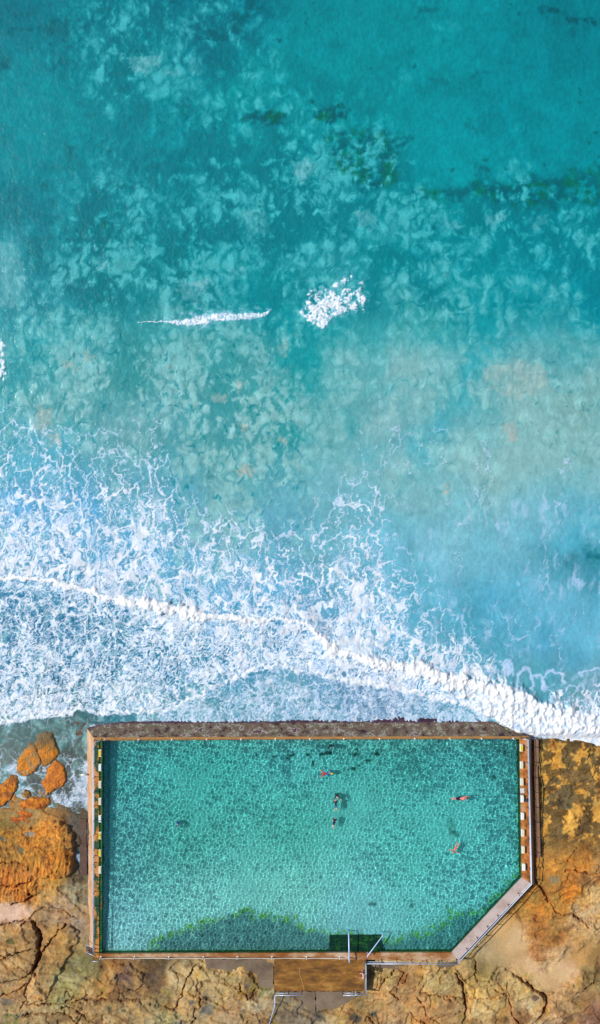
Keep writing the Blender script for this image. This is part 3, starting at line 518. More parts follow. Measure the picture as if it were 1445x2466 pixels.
M_steel = plain('galvanised_steel', (196, 206, 226), .35, .25)
M_dark = plain('weathered_post', (96, 70, 72), .6, .2)
M_blue = plain('painted_rail', (190, 208, 250), .3, .1)
M_white = plain('white_paint', (232, 232, 226), .5)
M_yellow = plain('yellow_paint', (226, 196, 40), .5)

# ---------------------------------------------------------------- the setting: sea, terrain, pool floor, pool water
def stretch(a, b, step, far_a, far_b):
    core = np.arange(a, b + step, step); lo = []; hi = []; s = step; v = a
    while v > far_a: s *= 1.09; v -= s; lo.append(v)
    s = step; v = core[-1]
    while v < far_b: s *= 1.09; v += s; hi.append(v)
    return np.array(lo[::-1] + list(core) + hi)

POOL_OUT = [(214, 1772), (1276, 1772), (1278, 2132), (1100, 2308), (222, 2304), (216, 1790)]
def sea_fn(x, y):
    xc = np.clip(x, -400, 1850); yc = np.maximum(y, -500)
    c = np.empty(x.shape + (3,)); fo = np.empty(x.shape); z = np.empty(x.shape)
    def job(i):
        s = slice(i, i + 64); c[s], fo[s], z[s], _ = sea_fields(xc[s], yc[s])
    with ThreadPoolExecutor(4) as ex: list(ex.map(job, range(0, x.shape[0], 64)))
    far = ss(0, 900, np.maximum.reduce([-x, x - 1445, -y])); c = mix(c, lin(np.array([0., 128., 146.])) / 1.08, far); z = z * (1 - far)
    lift = .12 * ss(1712, 1732, y) * ss(230, 300, x)
    return c, z - 1.08 - .8 * ss(4, 18, yc - curve(xc, FB)) * ss(1272, 1284, xc), {'foam': fo * (1 - far)}
sea = sheet('sea', stretch(-60, 1505, 1.9, -90000, 90000), stretch(-60, 2010, 1.9, -90000, 2080), sea_fn, -1.0, M_sea,
            drop=lambda x, y: polysd(x, y, POOL_OUT) < -6)
tag(sea, kind='structure')

def terr_fn(x, y):
    xc = np.clip(x, -300, 1750); yc = np.clip(y, 1600, 2800); c = np.empty(x.shape + (3,)); h = np.empty(x.shape)
    def job(i):
        s = slice(i, i + 64); c[s], h[s] = terrain_fields(xc[s], yc[s])
    with ThreadPoolExecutor(4) as ex: list(ex.map(job, range(0, x.shape[0], 64)))
    sh = curve(xc, FB) + 4 * fbm(xc, yc, 22, 3, 74)                       # the shoreline of the east reef
    under = ss(2, 16, sh - yc) * ss(1270, 1290, xc); h = h - .30 * ss(1985, 1930, yc) * (xc < 215) - .55 * ss(1291, 1287, xc) * (xc > 1262) * ss(1770, 1790, yc) * ss(2150, 2120, yc) - 1.0 * under - 1.2 * ss(1740, 1700, yc) * (xc <= 1290) - 1.0 * ss(26, 8, np.abs(yc - 1742)) * (xc > 215) * (xc < 1290)
    wet = ss(-22, -2, sh - yc) * (xc > 1280) + ss(-1.0, -1.12, h) * (xc < 212); c = mix(c, c * .62, np.clip(wet, 0, 1) * .7)
    return c, h, {}
terrain = sheet('terrain', stretch(-60, 1505, 1.7, -90000, 90000), stretch(1690, 2520, 1.7, 1640, 90000), terr_fn, -.85, M_rock,
                drop=lambda x, y: (polysd(x, y, POOL_OUT) < -4))
tag(terrain, kind='structure')

WATER = [(241, 1781), (1254, 1778), (1260, 2115), (1091, 2297), (241, 2298)]
def depth(y): return -1.95 + .85 * np.clip((y - 1800) / 490., 0, 1)
def floor_fn(x, y):
    f = lambda *a, **k: fbm(x, y, *a, **k)
    z = depth(y) + .03 * f(60, 3, 301) + .01 * f(12, 3, 302)
    kx = 266 - 8 * ss(2150, 2290, y) + 1.5 * f(20, 2, 303); z = z + .16 * ss(4.5, 2.5, np.abs(x - kx))
    c = idw(x, y, [(300,1800,176,184,150),(300,2000,176,182,150),(280,2250,206,196,166),(500,1900,156,176,140),(450,2000,150,172,136),(700,2000,156,178,140),(500,2180,200,196,160),(700,2150,196,194,156),(850,2200,196,190,160),(1000,2050,170,184,148),
        (1200,1850,176,184,150),(1100,2150,190,190,156),(900,1850,168,178,142),(700,1800,180,184,150)], 3.)
    c = c * (1 + .07 * f(40, 4, 304) + .07 * f(9, 3, 305))[..., None]
    a = ss(17, -17, polysd(x + 20 * f(46, 3, 306), y + 14 * f(46, 3, 307), [(330,2300),(385,2255),(450,2232),(520,2212),(585,2192),(640,2200),(690,2212),(760,2240),(800,2250),(930,2262),(1010,2250),(1085,2205),(1160,2190),(1262,2095),(1300,2120),(1100,2320)]))
    mud = mix(np.array([70., 84., 70.]), np.array([96., 112., 92.]), ss(-.4, .4, f(14, 4, 308)))
    c = mix(c, mud, a * .68 * ss(-.75, .2, f(26, 3, 309) + .35))
    rim = ss(13, 2, np.abs(polysd(x + 20 * f(46, 3, 306), y + 14 * f(46, 3, 307), [(330,2300),(385,2255),(450,2232),(520,2212),(585,2192),(640,2200),(690,2212),(760,2240),(800,2250),(930,2262),(1010,2250),(1085,2205),(1160,2190),(1262,2095),(1300,2120),(1100,2320)])))
    edge = np.maximum(ss(16, 2, 2296 - y), ss(16, 2, -polysd(x, y, WATER) - 2) * (x > 1090) * (y > 2090)); edge = np.maximum(edge, ss(12, 2, 1254 - x) * .8)
    green = ss(-.2, .45, f(12, 3, 310)) * np.maximum(rim * (x > 360) * (y < 2290) * .8, edge)
    c = mix(c, np.array([132., 160., 10.]), green * .75); c = mix(c, np.array([24., 54., 20.]), edge * .55 * ss(.4, -.2, f(12, 3, 310)))
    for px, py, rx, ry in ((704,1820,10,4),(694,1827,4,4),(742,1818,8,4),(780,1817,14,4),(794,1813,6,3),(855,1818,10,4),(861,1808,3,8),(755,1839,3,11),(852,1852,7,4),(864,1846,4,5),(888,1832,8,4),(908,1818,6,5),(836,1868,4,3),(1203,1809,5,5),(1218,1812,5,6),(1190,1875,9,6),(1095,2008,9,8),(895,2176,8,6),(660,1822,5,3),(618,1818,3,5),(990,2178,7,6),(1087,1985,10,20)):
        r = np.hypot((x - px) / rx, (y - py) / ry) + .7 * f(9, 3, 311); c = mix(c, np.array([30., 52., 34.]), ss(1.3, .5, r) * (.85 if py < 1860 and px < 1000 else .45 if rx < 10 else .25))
    return lin(np.clip(c * np.array([1.1, 1.14, 1.30]), 5, 240)), z, {}
floor = sheet('pool_floor', np.arange(228, 1276, 3.), np.arange(1768, 2312, 3.), floor_fn, -1.3, M_floor, recv=True,
              drop=lambda x, y: polysd(x, y, WATER) > 8)
tag(floor, kind='structure')

WZ = -.35
def water_fn(x, y):
    rng = np.random.default_rng(7); X = x / 20.; Y = y / 20.; z = np.zeros(x.shape); z2 = z.copy()
    for i in range(46):
        lam = rng.uniform(.27, .58) if i < 30 else rng.uniform(.6, 1.5); a = rng.uniform(0, 6.283) if i % 3 else rng.normal(.3, .35); p = rng.uniform(0, 6.283); k = 6.2832 / lam
        z += (.0033 if i < 30 else .0034) * lam * np.sin(k * (X * math.cos(a) + Y * math.sin(a)) + p + 1.4 * fbm(x, y, 210, 1, 400 + i % 5))
    calm = 1 - .45 * ss(.1, .6, fbm(x, y, 130, 3, 401)); calm = calm * idw(x, y, [(300,1850,.9),(430,1900,.65),(560,1850,.6),(300,2100,1.25),(600,2000,.85),(500,2200,1.1),(830,1925,.45),(825,1985,.5),(900,2100,1.1),(1090,1945,.5),(1085,1995,.45),(1200,2000,1.25),(1100,2100,1.25),(1200,1850,1.1),(1000,1850,.9),(900,2180,.6),(700,1800,1.)], 3.)[..., 0]
    z = z * calm * 1.15
    r = np.hypot(x - 429, y - 1981) / 20.; z += .0042 * np.sin(6.2832 * r / .62) * np.exp(-((r - 2.4) / 2.8) ** 2)
    r = np.hypot(x - 1110, y - 1925) / 20.; z += .003 * np.sin(6.2832 * r / .55) * np.exp(-((r - 2.5) / 2.) ** 2)
    r = np.hypot(x - 1000, y - 2120) / 20.; z += .0024 * np.sin(6.2832 * r / .8) * np.exp(-((r - 6) / 4.) ** 2)
    t = np.clip((y - 1850) / 440, 0, 1) * ss(900, 300, np.abs(x - 400)) + .25 * ss(1830, 1790, y)
    c = mix(np.array([.17, .84, .95]), np.array([.30, .81, .92]), np.clip(t, 0, 1))
    return c, WZ + z, {}
m, nt, b = new_mat('clear_pool_water', 0.0); nt.links.new(attr(nt, 'col').outputs['Color'], b.inputs['Base Color'])
b.inputs['Transmission Weight'].default_value = 1.0; b.inputs['IOR'].default_value = 1.33
pw = sheet('pool_water', np.arange(236, 1266, 1.0), np.arange(1774, 2302, 1.0), water_fn, WZ, m, drop=lambda x, y: polysd(x, y, WATER) > 2)
pw.cycles.is_caustics_caster = True
tag(pw, kind='structure')

# ---------------------------------------------------------------- the pool walls
def slope(bm, top, bot):
    """a battered face: top and bottom polylines [(px, py, z)]"""
    a = [P(*p) for p in top]; b_ = [P(*p) for p in bot]; n = 60
    def samp(q, n):
        d = [0]
        for u, v in zip(q, q[1:]): d.append(d[-1] + (v - u).length)
        return [Vector([float(np.interp(d[-1] * i / n, d, [k[j] for k in q])) for j in range(3)]) for i in range(n + 1)]
    A = samp(a, n); B = samp(b_, n); rows = []
    for j in range(7):
        t = j / 6; rows.append([bm.verts.new(u.lerp(v, t) + Vector((0, 0, .05 * math.sin(i * 2.1 + j * 1.7) * math.sin(i * .7) * (0 < j))) * (j / 6)) for i, (u, v) in enumerate(zip(A, B))])
    rows.append([bm.verts.new(v + Vector((0, 0, -1.2))) for v in B])
    for r0, r1 in zip(rows, rows[1:]):
        for i in range(n): bm.faces.new((r0[i], r0[i + 1], r1[i + 1], r1[i]))

sw = empty('seawall', P(720, 1779), 'mottled barnacled sloping seawall between the surf and the pool', 'sea wall')
bm = bmesh.new(); slope(bm, [(227, 1776, -.02), (700, 1774, -.02), (1190, 1773, -.02), (1272, 1773, -.02)], [(207, 1750, -1.25), (235, 1741, -1.2), (300, 1738, -1.1), (700, 1738, -1.05), (1000, 1737, -1.05), (1190, 1737, -1.05), (1230, 1749, -1.1), (1272, 1768, -1.2)])
bm_obj('sloping_face', bm, M_seawall, sw)
bm = bmesh.new(); prism(bm, [(226, 1776), (226, 1784.2), (246, 1784), (700, 1780.6), (1252, 1779.6), (1272, 1779.6), (1272, 1773), (1190, 1773), (700, 1774)], 0, -2.2); bm_obj('coping', bm, M_coping, sw, recv=True)
bm = bmesh.new(); slope(bm, [(228, 1744, -1.1), (300, 1742, -.99), (700, 1741, -.97), (1000, 1741, -.97), (1190, 1742, -.98), (1225, 1752, -1.05)], [(220, 1736, -1.4), (300, 1730, -1.22), (560, 1728, -1.2), (700, 1727, -1.2), (900, 1724, -1.18), (1010, 1712, -1.12), (1070, 1720, -1.18), (1190, 1731, -1.2), (1236, 1746, -1.4)]); bm_obj('weedy_toe', bm, M_kerb, sw)

lw = empty('pool_wall', P(230, 2040), 'long narrow pool wall at the left with orange and green stained deck', 'pool wall')
bm = bmesh.new(); prism(bm, [(226, 1784.4), (238.4, 1784.4), (238.6, 2296), (238.6, 2308.6), (225, 2308.6)], 0, -2.2); bm_obj('deck', bm, M_deckl, lw)
bm = bmesh.new(); prism(bm, [(239.2, 1784.6), (246, 1784.6), (245, 2296.4), (239.2, 2296.4)], -.13, -2.2); bm_obj('ledge', bm, M_ledge, lw, recv=True)
bm = bmesh.new(); slope(bm, [(226.1, 1777, -.012), (225.6, 2050, -.012), (225.2, 2300, -.012)], [(206.5, 1750, -1.3), (208, 1900, -1.25), (210, 2050, -1.2), (213, 2200, -1.05), (214, 2296, -.95)]); bm_obj('sloping_face', bm, M_batter, lw)

rw = empty('pool_wall', P(1268, 1960), 'pool wall at the right carrying white blocks on a stained orange and grey deck', 'pool wall')
bm = bmesh.new(); prism(bm, [(1252, 1779.9), (1271.6, 1779.9), (1280.4, 2128.8), (1257.4, 2114)], .002, -2.2); bm_obj('deck', bm, M_deckr, rw, recv=True)
bm = bmesh.new(); prism(bm, [(1249.6, 1781), (1252.4, 1781), (1257.8, 2113), (1254, 2116)], -.30, -2.2); bm_obj('ledge', bm, M_steps, rw, recv=True)
bm = bmesh.new(); slope(bm, [(1271.7, 1772, -.012), (1280.5, 2128.9, -.012)], [(1280.5, 1768, -1.5), (1289.5, 2134, -1.5)]); bm_obj('sloping_face', bm, M_batter, rw)
dw = empty('pool_wall', P(1185, 2215), 'slanting pool wall with a pale grey deck cutting off the corner beside the sand', 'pool wall')
bm = bmesh.new(); prism(bm, [(1257.4, 2114.2), (1280.4, 2129), (1101.4, 2312.6), (1089, 2293.6)], 0, -2.2); bm_obj('deck', bm, M_deckd, dw, recv=True)
bm = bmesh.new(); prism(bm, [(1254, 2116), (1257.6, 2114.2), (1089.4, 2293.8), (1086.5, 2292)], -.30, -2.2); bm_obj('ledge', bm, M_steps, dw, recv=True)
bw = empty('pool_wall', P(660, 2303), 'straight pool wall with a stained tan deck along the rock side of the pool', 'pool wall')
bm = bmesh.new(); prism(bm, [(238.8, 2297), (700, 2295), (1089, 2293.8), (1101.2, 2312.8), (882, 2311), (660, 2309), (238.8, 2308.8)], -.002, -2.2); bm_obj('deck', bm, M_deckb, bw, recv=True)
bm = bmesh.new(); prism(bm, [(245, 2294.6), (790, 2292.8), (790, 2296), (245, 2297.4)], -.28, -2.2); bm_obj('ledge', bm, M_ledge, bw, recv=True)

st = empty('pool_steps', P(855, 2270, -.6), 'dark weedy steps leading down into the pool under the two handrails', 'steps')
for k in range(5):
    y1 = 2292.5 - k * 8.6; bm = bmesh.new(); prism(bm, [(793, y1 - 8.4), (917, y1 - 8.4), (917, y1), (793, y1)], -.42 - .15 * k, -1.7); bm_obj('step', bm, M_steps, st, recv=True)

pf = empty('concrete_platform', P(770, 2348), 'flat brown concrete platform beside the pool with a person at its rail', 'platform')
bm = bmesh.new(); prism(bm, [(660, 2309.2), (881, 2311.2), (881, 2387), (660, 2387)], .004, -1.6); bm_obj('slab', bm, M_platf, pf)
bm = bmesh.new()
cr_ = [(723, 2331), (721, 2340), (723, 2350), (726, 2358), (728, 2366), (731, 2374), (733, 2386)]
tube(bm, [P(x, y, .004) for x, y in cr_], .035, 6); bm_obj('mortar_crack', bm, plain('pale_mortar', (176, 140, 84), .9), pf)
bm = bmesh.new(); prism(bm, [(876.5, 2316), (880.8, 2316), (880.8, 2386.6), (876.5, 2386.6)], .06, 0); bm_obj('kerb', bm, M_apron, pf)

def slab(name, pts, zt, zb, m_, label, cat, grp=None, jag=0.0, seed=1):
    rnd = random.Random(seed); q = []
    for i, (x, y) in enumerate(pts):
        x2, y2 = pts[(i + 1) % len(pts)]; n = max(1, int(math.hypot(x2 - x, y2 - y) / 6)) if jag else 1
        for k in range(n):
            t = k / n; q.append((x + (x2 - x) * t + rnd.uniform(-jag, jag) * (k > 0), y + (y2 - y) * t + rnd.uniform(-jag, jag) * (k > 0)))
    bm = bmesh.new(); prism(bm, q, zt, zb); return tag(bm_obj(name, bm, m_), label, cat, grp, 'thing')

slab('concrete_slab', [(494, 2309.5), (658.5, 2309.5), (658.5, 2386), (640, 2384), (621, 2372), (618, 2344), (600, 2338), (560, 2340), (520, 2334), (497, 2330)], -.70, -1.6, M_apron, 'grey brown concrete apron left of the brown platform with green moss', 'concrete slab', jag=1.6)
slab('concrete_slab', [(883, 2319), (1098, 2320), (1075, 2334), (1040, 2330), (1010, 2344), (985, 2338), (950, 2334), (915, 2330), (883, 2326)], -.80, -1.6, M_apron, 'strip of brown concrete below the fence right of the platform', 'concrete slab', jag=1.6, seed=2)
slab('concrete_slab', [(662, 2388), (758, 2388), (760, 2438), (720, 2446), (700, 2440), (668, 2428)], -.72, -1.5, M_apron, 'cracked concrete slab below the platform with pale mortar veins', 'concrete slab', jag=2., seed=3)
slab('concrete_slab', [(760.5, 2388), (826, 2388), (866, 2392), (836, 2416), (800, 2432), (790, 2428), (762, 2436)], -.66, -1.5, M_apron, 'plain grey concrete slab under the platform edge, right of the veined one', 'concrete slab', jag=1.2, seed=4)
slab('concrete_footing', [(192, 1972), (208, 1972), (209, 2107), (192, 2107)], -.82, -1.8, M_foot, 'dry dark brown footing slab beside the left wall', 'footing')
slab('concrete_footing', [(182, 1738), (207, 1740), (207, 1842), (184, 1840)], -1.09, -1.8, M_foot, 'wet brown footing slab at the corner of the seawall awash in foam', 'footing', jag=1.)
for k in range(5):
    y0 = 1845 + 44.2 * k; x0 = 1288 + 1.4 * k
    slab('concrete_beam', [(x0, y0), (x0 + 7, y0), (x0 + 8.4, y0 + 43.6), (x0 + 1.4, y0 + 43.6)], -.58, -1.7, M_beam, 'long brown concrete beam in the row along the foot of the right wall', 'beam', 'beams along the right wall')
slab('concrete_beam', [(1288, 1781), (1297, 1781), (1298, 1843), (1289, 1843)], -.74, -1.7, M_beam, 'weathered low beam at the surf end of the right wall, wider than the others', 'beam')

# ---------------------------------------------------------------- boulders in the wash at the left
def boulder(pts, zb, zt, label, c1, c2, seed, power=8.0):
    p = np.array(pts, float); c = p.mean(0); p = c + (p - c) * 1.15; n, R = 160, 40
    dd = np.concatenate([[0], np.cumsum(np.hypot(*(np.roll(p, -1, 0) - p).T))]); pc = np.vstack([p, p[:1]]); tt = np.linspace(0, dd[-1], n, endpoint=False)
    ox = np.interp(tt, dd, pc[:, 0]); oy = np.interp(tt, dd, pc[:, 1]); r = np.linspace(0.01, 1.0, R)[:, None]
    X = c[0] + (ox - c[0]) * r; Y = c[1] + (oy - c[1]) * r
    X = X + 3.2 * fbm(X, Y, 12, 3, seed) * r; Y = Y + 3.2 * fbm(X, Y, 12, 3, seed + 1) * r
    Z = zb + (zt - zb) * (1 - r ** power) + (.13 * fbm(X, Y, 24, 4, seed + 2, .55) + .04 * fbm(X, Y, 6, 3, seed + 3)) * (1 - r ** 6) - .25 * (r > .999)
    col = mix(np.array(c1, float), np.array(c2, float), ss(-.35, .35, fbm(X, Y, 16, 4, seed + 4, .6))) * (1 + .13 * fbm(X, Y, 4, 3, seed + 5))[..., None]
    north = ss(1815, 1780, Y) * .8; col = mix(col, np.array([98., 88., 66.]), np.clip(north, 0, 1)); wet = ss(-.85, -1.02, Z); col = mix(col, np.array([112., 92., 66.]), wet * .7)
    k = (H - zt) / H / 20.; v = [((x - 722.5) * k, (1233 - y) * k, z) for x, y, z in zip(X.ravel(), Y.ravel(), Z.ravel())]
    f_ = [(i * n + j, i * n + (j + 1) % n, (i + 1) * n + (j + 1) % n, (i + 1) * n + j) for i in range(R - 1) for j in range(n)] + [tuple(range(n))[::-1]]
    base = len(v); v += [(a[0], a[1], -2.0) for a in v[(R - 1) * n:R * n]]; f_ += [((R - 1) * n + j, (R - 1) * n + (j + 1) % n, base + (j + 1) % n, base + j) for j in range(n)]
    me = bpy.data.meshes.new('boulder'); me.from_pydata(v, [], f_); me.shade_smooth()
    a = me.attributes.new('col', 'FLOAT_COLOR', 'POINT'); cc = np.ones((len(v), 4), np.float32); cc[:base, :3] = lin(np.clip(col, 5, 240)).reshape(-1, 3); cc[base:, :3] = .05; a.data.foreach_set('color', cc.ravel())
    return tag(link('boulder', me, M_rock), label, 'boulder', 'boulders in the wash', 'thing')
O1, O2 = (206, 124, 26), (166, 92, 20)
boulder([(42,1848),(43,1832),(60,1805),(72,1793),(84,1796),(90,1812),(98,1838),(88,1850),(76,1864),(55,1868),(44,1862)], -1.2, -.82, 'smooth orange boulder with a dark pit, left half of the split pair in the wash', O1, (172, 128, 76), 500)
boulder([(84,1790),(95,1772),(112,1764),(125,1770),(132,1790),(140,1812),(130,1829),(108,1845),(101,1838),(93,1812)], -1.2, -.78, 'orange boulder with a brown top, right half of the split pair in the wash', O1, (160, 108, 40), 510)
boulder([(110,1873),(116,1850),(133,1834),(150,1846),(158,1868),(156,1886),(146,1897),(132,1899),(113,1914),(107,1898),(99,1884)], -1.2, -.78, 'craggy orange boulder ending in a point, just below the split pair', O1, (176, 100, 40), 520)
boulder([(-14,1900),(6,1888),(24,1870),(38,1874),(42,1886),(36,1905),(24,1924),(8,1940),(-16,1944)], -1.15, -.78, 'rough orange rock at the left edge of the photo, nearest the water', O1, (150, 86, 40), 530)
boulder([(42,1938),(58,1928),(75,1922),(114,1924),(116,1938),(98,1951),(72,1950),(48,1948)], -1.1, -.70, 'flat orange rock with a straight far edge among murky pools', (210, 130, 32), (160, 84, 24), 540, 4)
boulder([(26,1965),(36,1950),(60,1950),(88,1955),(80,1968),(66,1984),(52,1978),(38,1984),(18,1982)], -1.1, -.74, 'small bright orange rock patch with ragged lower edge', (204, 110, 24), (150, 76, 30), 550, 4)
boulder([(52,1912),(60,1903),(70,1908),(72,1916),(64,1924),(54,1920)], -1.15, -.8, 'little tan rock in the foam between the larger orange rocks', (176, 130, 60), (130, 96, 50), 560)

# ---------------------------------------------------------------- fences, rails, chains
def fence(label, path, spacing, hts, h=1.1, close=True, cat='fence', thick=.042, post_m=None, name='fence', skip=()):
    pts = [P(*p) for p in path]; root = empty(name, pts[0], label, cat)
    for hz in hts:
        bm = bmesh.new(); tube(bm, [p + Vector((0, 0, hz)) for p in pts], thick * (1.25 if hz == max(hts) else .8), 8); bm_obj('rail', bm, M_steel, root, True)
    d = [0]
    for u, v in zip(pts, pts[1:]): d.append(d[-1] + (v - u).length)
    s = sorted(set([round(i * d[-1] / max(1, round(d[-1] / spacing)), 3) for i in range(max(1, round(d[-1] / spacing)) + 1)] + [round(v, 3) for v in d[1:-1]]))
    s = [v for i, v in enumerate(s) if i == 0 or v - s[i - 1] > .35]
    for v in s:
        p = Vector([float(np.interp(v, d, [q[j] for q in pts])) for j in range(3)])
        bm = bmesh.new(); tube(bm, [p + Vector((0, 0, -.05)), p + Vector((0, 0, h))], thick, 8); box(bm, p + Vector((0, 0, .012)), .13, .13, .02); bm_obj('post', bm, post_m or M_dark, root)
    return root
fence('long steel railing along the left pool wall beside the starting blocks', [(245, 1780.5), (229, 1782), (228.6, 2060), (229, 2284)], 1.76, (1.1, .6))
fence('steel railing along the right pool wall and around its slanting corner', [(1254, 1775.5), (1267.5, 1776), (1275.6, 2121), (1099, 2309.8)], 1.8, (1.1, .6))
fence('low steel railing above the concrete strip right of the platform', [(882.5, 2311), (1099, 2312)], 1.82, (1.1, .6))
fence('bright steel railing on the right edge of the brown platform beside a person', [(880.3, 2312), (880.3, 2386.4)], 1.6, (1.1, .55), thick=.04)
fence('short steel railing at the bottom right corner of the platform', [(825, 2386.4), (879, 2386.4)], 1.35, (1.1, .55))
fence('short steel railing at the bottom left corner of the platform', [(662, 2386.4), (727, 2386.4)], 1.6, (1.1, .55))
fence('tiny rail stub at the bottom left corner of the pool', [(226, 2306.5), (243, 2306.5)], .8, (1.0,))

def chain_fence(label, posts, h, sag, mat_c, r=.022):
    root = empty('chain_fence', P(*posts[0]), label, 'chain fence')
    for x, y in posts:
        p = P(x, y); bm = bmesh.new(); tube(bm, [p, p + Vector((0, 0, h))], .045, 8); box(bm, p + Vector((0, 0, .02)), .2, .2, .03)
        bmesh.ops.create_uvsphere(bm, u_segments=8, v_segments=6, radius=.065, matrix=Matrix.Translation(p + Vector((0, 0, h)))); bm_obj('post', bm, M_white, root)
    for a, b_ in zip(posts, posts[1:]):
        A = P(*a) + Vector((0, 0, h - .05)); B = P(*b_) + Vector((0, 0, h - .05)); bm = bmesh.new()
        tube(bm, [A.lerp(B, i / 14) - Vector((0, 0, sag * 4 * (i / 14) * (1 - i / 14))) for i in range(15)], r, 6); bm_obj('chain', bm, mat_c, root, True)
    return root
chain_fence('line of small white posts and chain along the seawall coping', [(252, 1781.5)] + [(x, 1781.6 - (x - 246) * .0032) for x in (334, 414.5, 498, 581, 663, 746, 828, 914, 998.6, 1083, 1159.6, 1236)], .42, .22, M_dark)
chain_fence('white posts and pale chain along the rock side deck left of the pool steps', [(x, 2304.6) for x in (243, 324, 407, 490, 572, 655, 738, 818)], .55, .18, M_white, .028)

def handrail(label, pts, posts, m_, r=.045):
    q = [P(*p) for p in pts]; root = empty('handrail', q[0], label, 'handrail'); bm = bmesh.new(); tube(bm, q, r, 10); bm_obj('rail', bm, m_, root, True, recv=True)
    for x, y, z1, z0 in posts:
        p = P(x, y, z1); bm = bmesh.new(); tube(bm, [p, Vector((p.x, p.y, z0))], r * .8, 8); bm_obj('post', bm, m_, root, recv=True)
handrail('straight pale blue handrail running into the pool over the steps', [(841, 2318, .92), (841, 2314, .98), (840, 2250, .35), (840, 2247.5, .25)], [(841, 2314, .96, 0), (840, 2250, .35, -1.2)], M_blue, .075)
handrail('slanting pale blue handrail at the right end of the pool steps', [(884, 2305, .92), (886, 2301, .96), (922, 2253, .35), (924, 2250.5, .3)], [(886, 2301, .95, 0), (922, 2253, .35, -1.2)], M_blue, .06)
handrail('pale handrail descending to the bottom edge of the photo below the platform', [(662, 2396, .5), (662, 2420, .35), (648, 2470, -.1)], [(662, 2398, .45, -.75), (660, 2424, .3, -.75), (652, 2456, 0, -.8)], M_blue, .05)

ws = empty('staircase', P(218, 2291, -.4), 'short brown stair climbing to the bottom left corner of the pool wall', 'stairs')
for k in range(4):
    x1 = 225 - k * 4.4; bm = bmesh.new(); prism(bm, [(x1 - 4.3, 2283 - k * 1.2), (x1, 2283), (x1, 2301), (x1 - 4.3, 2300 - k * 1.2)], -.02 - .22 * k, -1.2); bm_obj('step', bm, M_foot, ws)
handrail('upper pale handrail of the short stair at the bottom left of the pool', [(224.5, 2283, 1.0), (208, 2275, .25)], [(224.5, 2283, 1.0, 0), (208, 2275, .25, -.95)], M_steel, .045)
handrail('lower pale handrail of the short stair at the bottom left of the pool', [(224.5, 2301, 1.0), (208, 2294, .25)], [(224.5, 2301, 1.0, 0), (208, 2294, .25, -.95)], M_steel, .045)

# ---------------------------------------------------------------- starting blocks
def block(px, py, z, left, top_m):
    root = empty('starting_block', P(px, py, z), None, 'starting block', 'starting blocks on the pool walls')
    c = P(px, py, z); s = 1 if left else -1
    bm = bmesh.new(); box(bm, c + Vector((0, 0, .16)), .34, .86, .32); bevel(bm, .02); bm_obj('plinth', bm, M_white, root)
    bm = bmesh.new(); box(bm, c + Vector((-.03 * s, 0, .345)), .30, .72, .045); bevel(bm, .01); bm_obj('top_pad', bm, top_m, root)
    bm = bmesh.new(); tube(bm, [c + Vector((.20 * s, -.3, .26)), c + Vector((.20 * s, .3, .26))], .018, 6); bm_obj('grab_bar', bm, M_steel, root)
    return root
ORD = ('nearest the seawall', 'second from the seawall', 'third from the seawall', 'fourth from the seawall', 'fifth from the seawall', 'sixth from the seawall', 'seventh from the seawall', 'farthest from the seawall')
cs = plain('sandy_pad', (222, 206, 176), .7)
for i, y in enumerate((1812.5, 1847, 1888, 1928.5, 1970, 2010.5, 2052, 2093)):
    r_ = block(242.2, y, -.13, True, (M_yellow, M_white, cs, cs, M_white, M_yellow, M_yellow, cs)[i])
    r_['label'] = ('yellow topped' if i in (0, 5, 6) else 'pale') + ' starting block on the left wall, ' + ORD[i]
for i, (x, y) in enumerate(((1254.5, 1800), (1255, 1841), (1255.6, 1881.5), (1256.3, 1922.5), (1257, 1964), (1257.8, 2004.5), (1258.8, 2045), (1260, 2086.5))):
    r_ = block(x, y, .002, False, (M_yellow, cs, cs, M_white, M_white, cs, cs, M_white)[i])
    r_['label'] = ('rust stained' if i < 2 else 'white') + ' starting block on the right wall, ' + ORD[i]

# ---------------------------------------------------------------- small things
root = empty('drain_pipe', P(200, 1866, -.7), 'short white drain pipe sticking out of the left wall over the foam', 'pipe')
bm = bmesh.new(); tube(bm, [P(209, 1866, -.55), P(193, 1866, -.62)], .11, 14); bm_obj('barrel', bm, M_white, root, True)
bm = bmesh.new(); tube(bm, [P(194.2, 1866, -.615), P(192.4, 1866, -.625)], .14, 14); bm_obj('collar', bm, M_steel, root, True)
root = empty('backpack', P(1269, 1927), 'small dark blue backpack resting against the right railing', 'bag')
nb = plain('navy_cloth', (22, 46, 84), .8); bm = bmesh.new(); bmesh.ops.create_uvsphere(bm, u_segments=16, v_segments=10, radius=1, matrix=Matrix.Translation(P(1268.8, 1927, .24)) @ Matrix.Diagonal((.15, .2, .25, 1))); bm_obj('body', bm, nb, root, True)
bm = bmesh.new(); p = P(1268.8, 1927); tube(bm, [p + Vector((-.02, .1 * math.cos(t), .42 + .14 * math.sin(t))) for t in np.linspace(0, math.pi, 9)], .014, 6); bm_obj('strap', bm, nb, root, True)
root = empty('sign', P(856, 2386.8), 'narrow white notice board fixed upright on the bottom right platform railing', 'sign')
p = P(856, 2386.0); bm = bmesh.new(); box(bm, p + Vector((0, .06, .75)), .24, .03, .8); bevel(bm, .008); bm_obj('board', bm, M_white, root)
bm = bmesh.new(); tube(bm, [p + Vector((0, .09, 0)), p + Vector((0, .09, 1.1))], .025, 8); bm_obj('post', bm, M_steel, root)
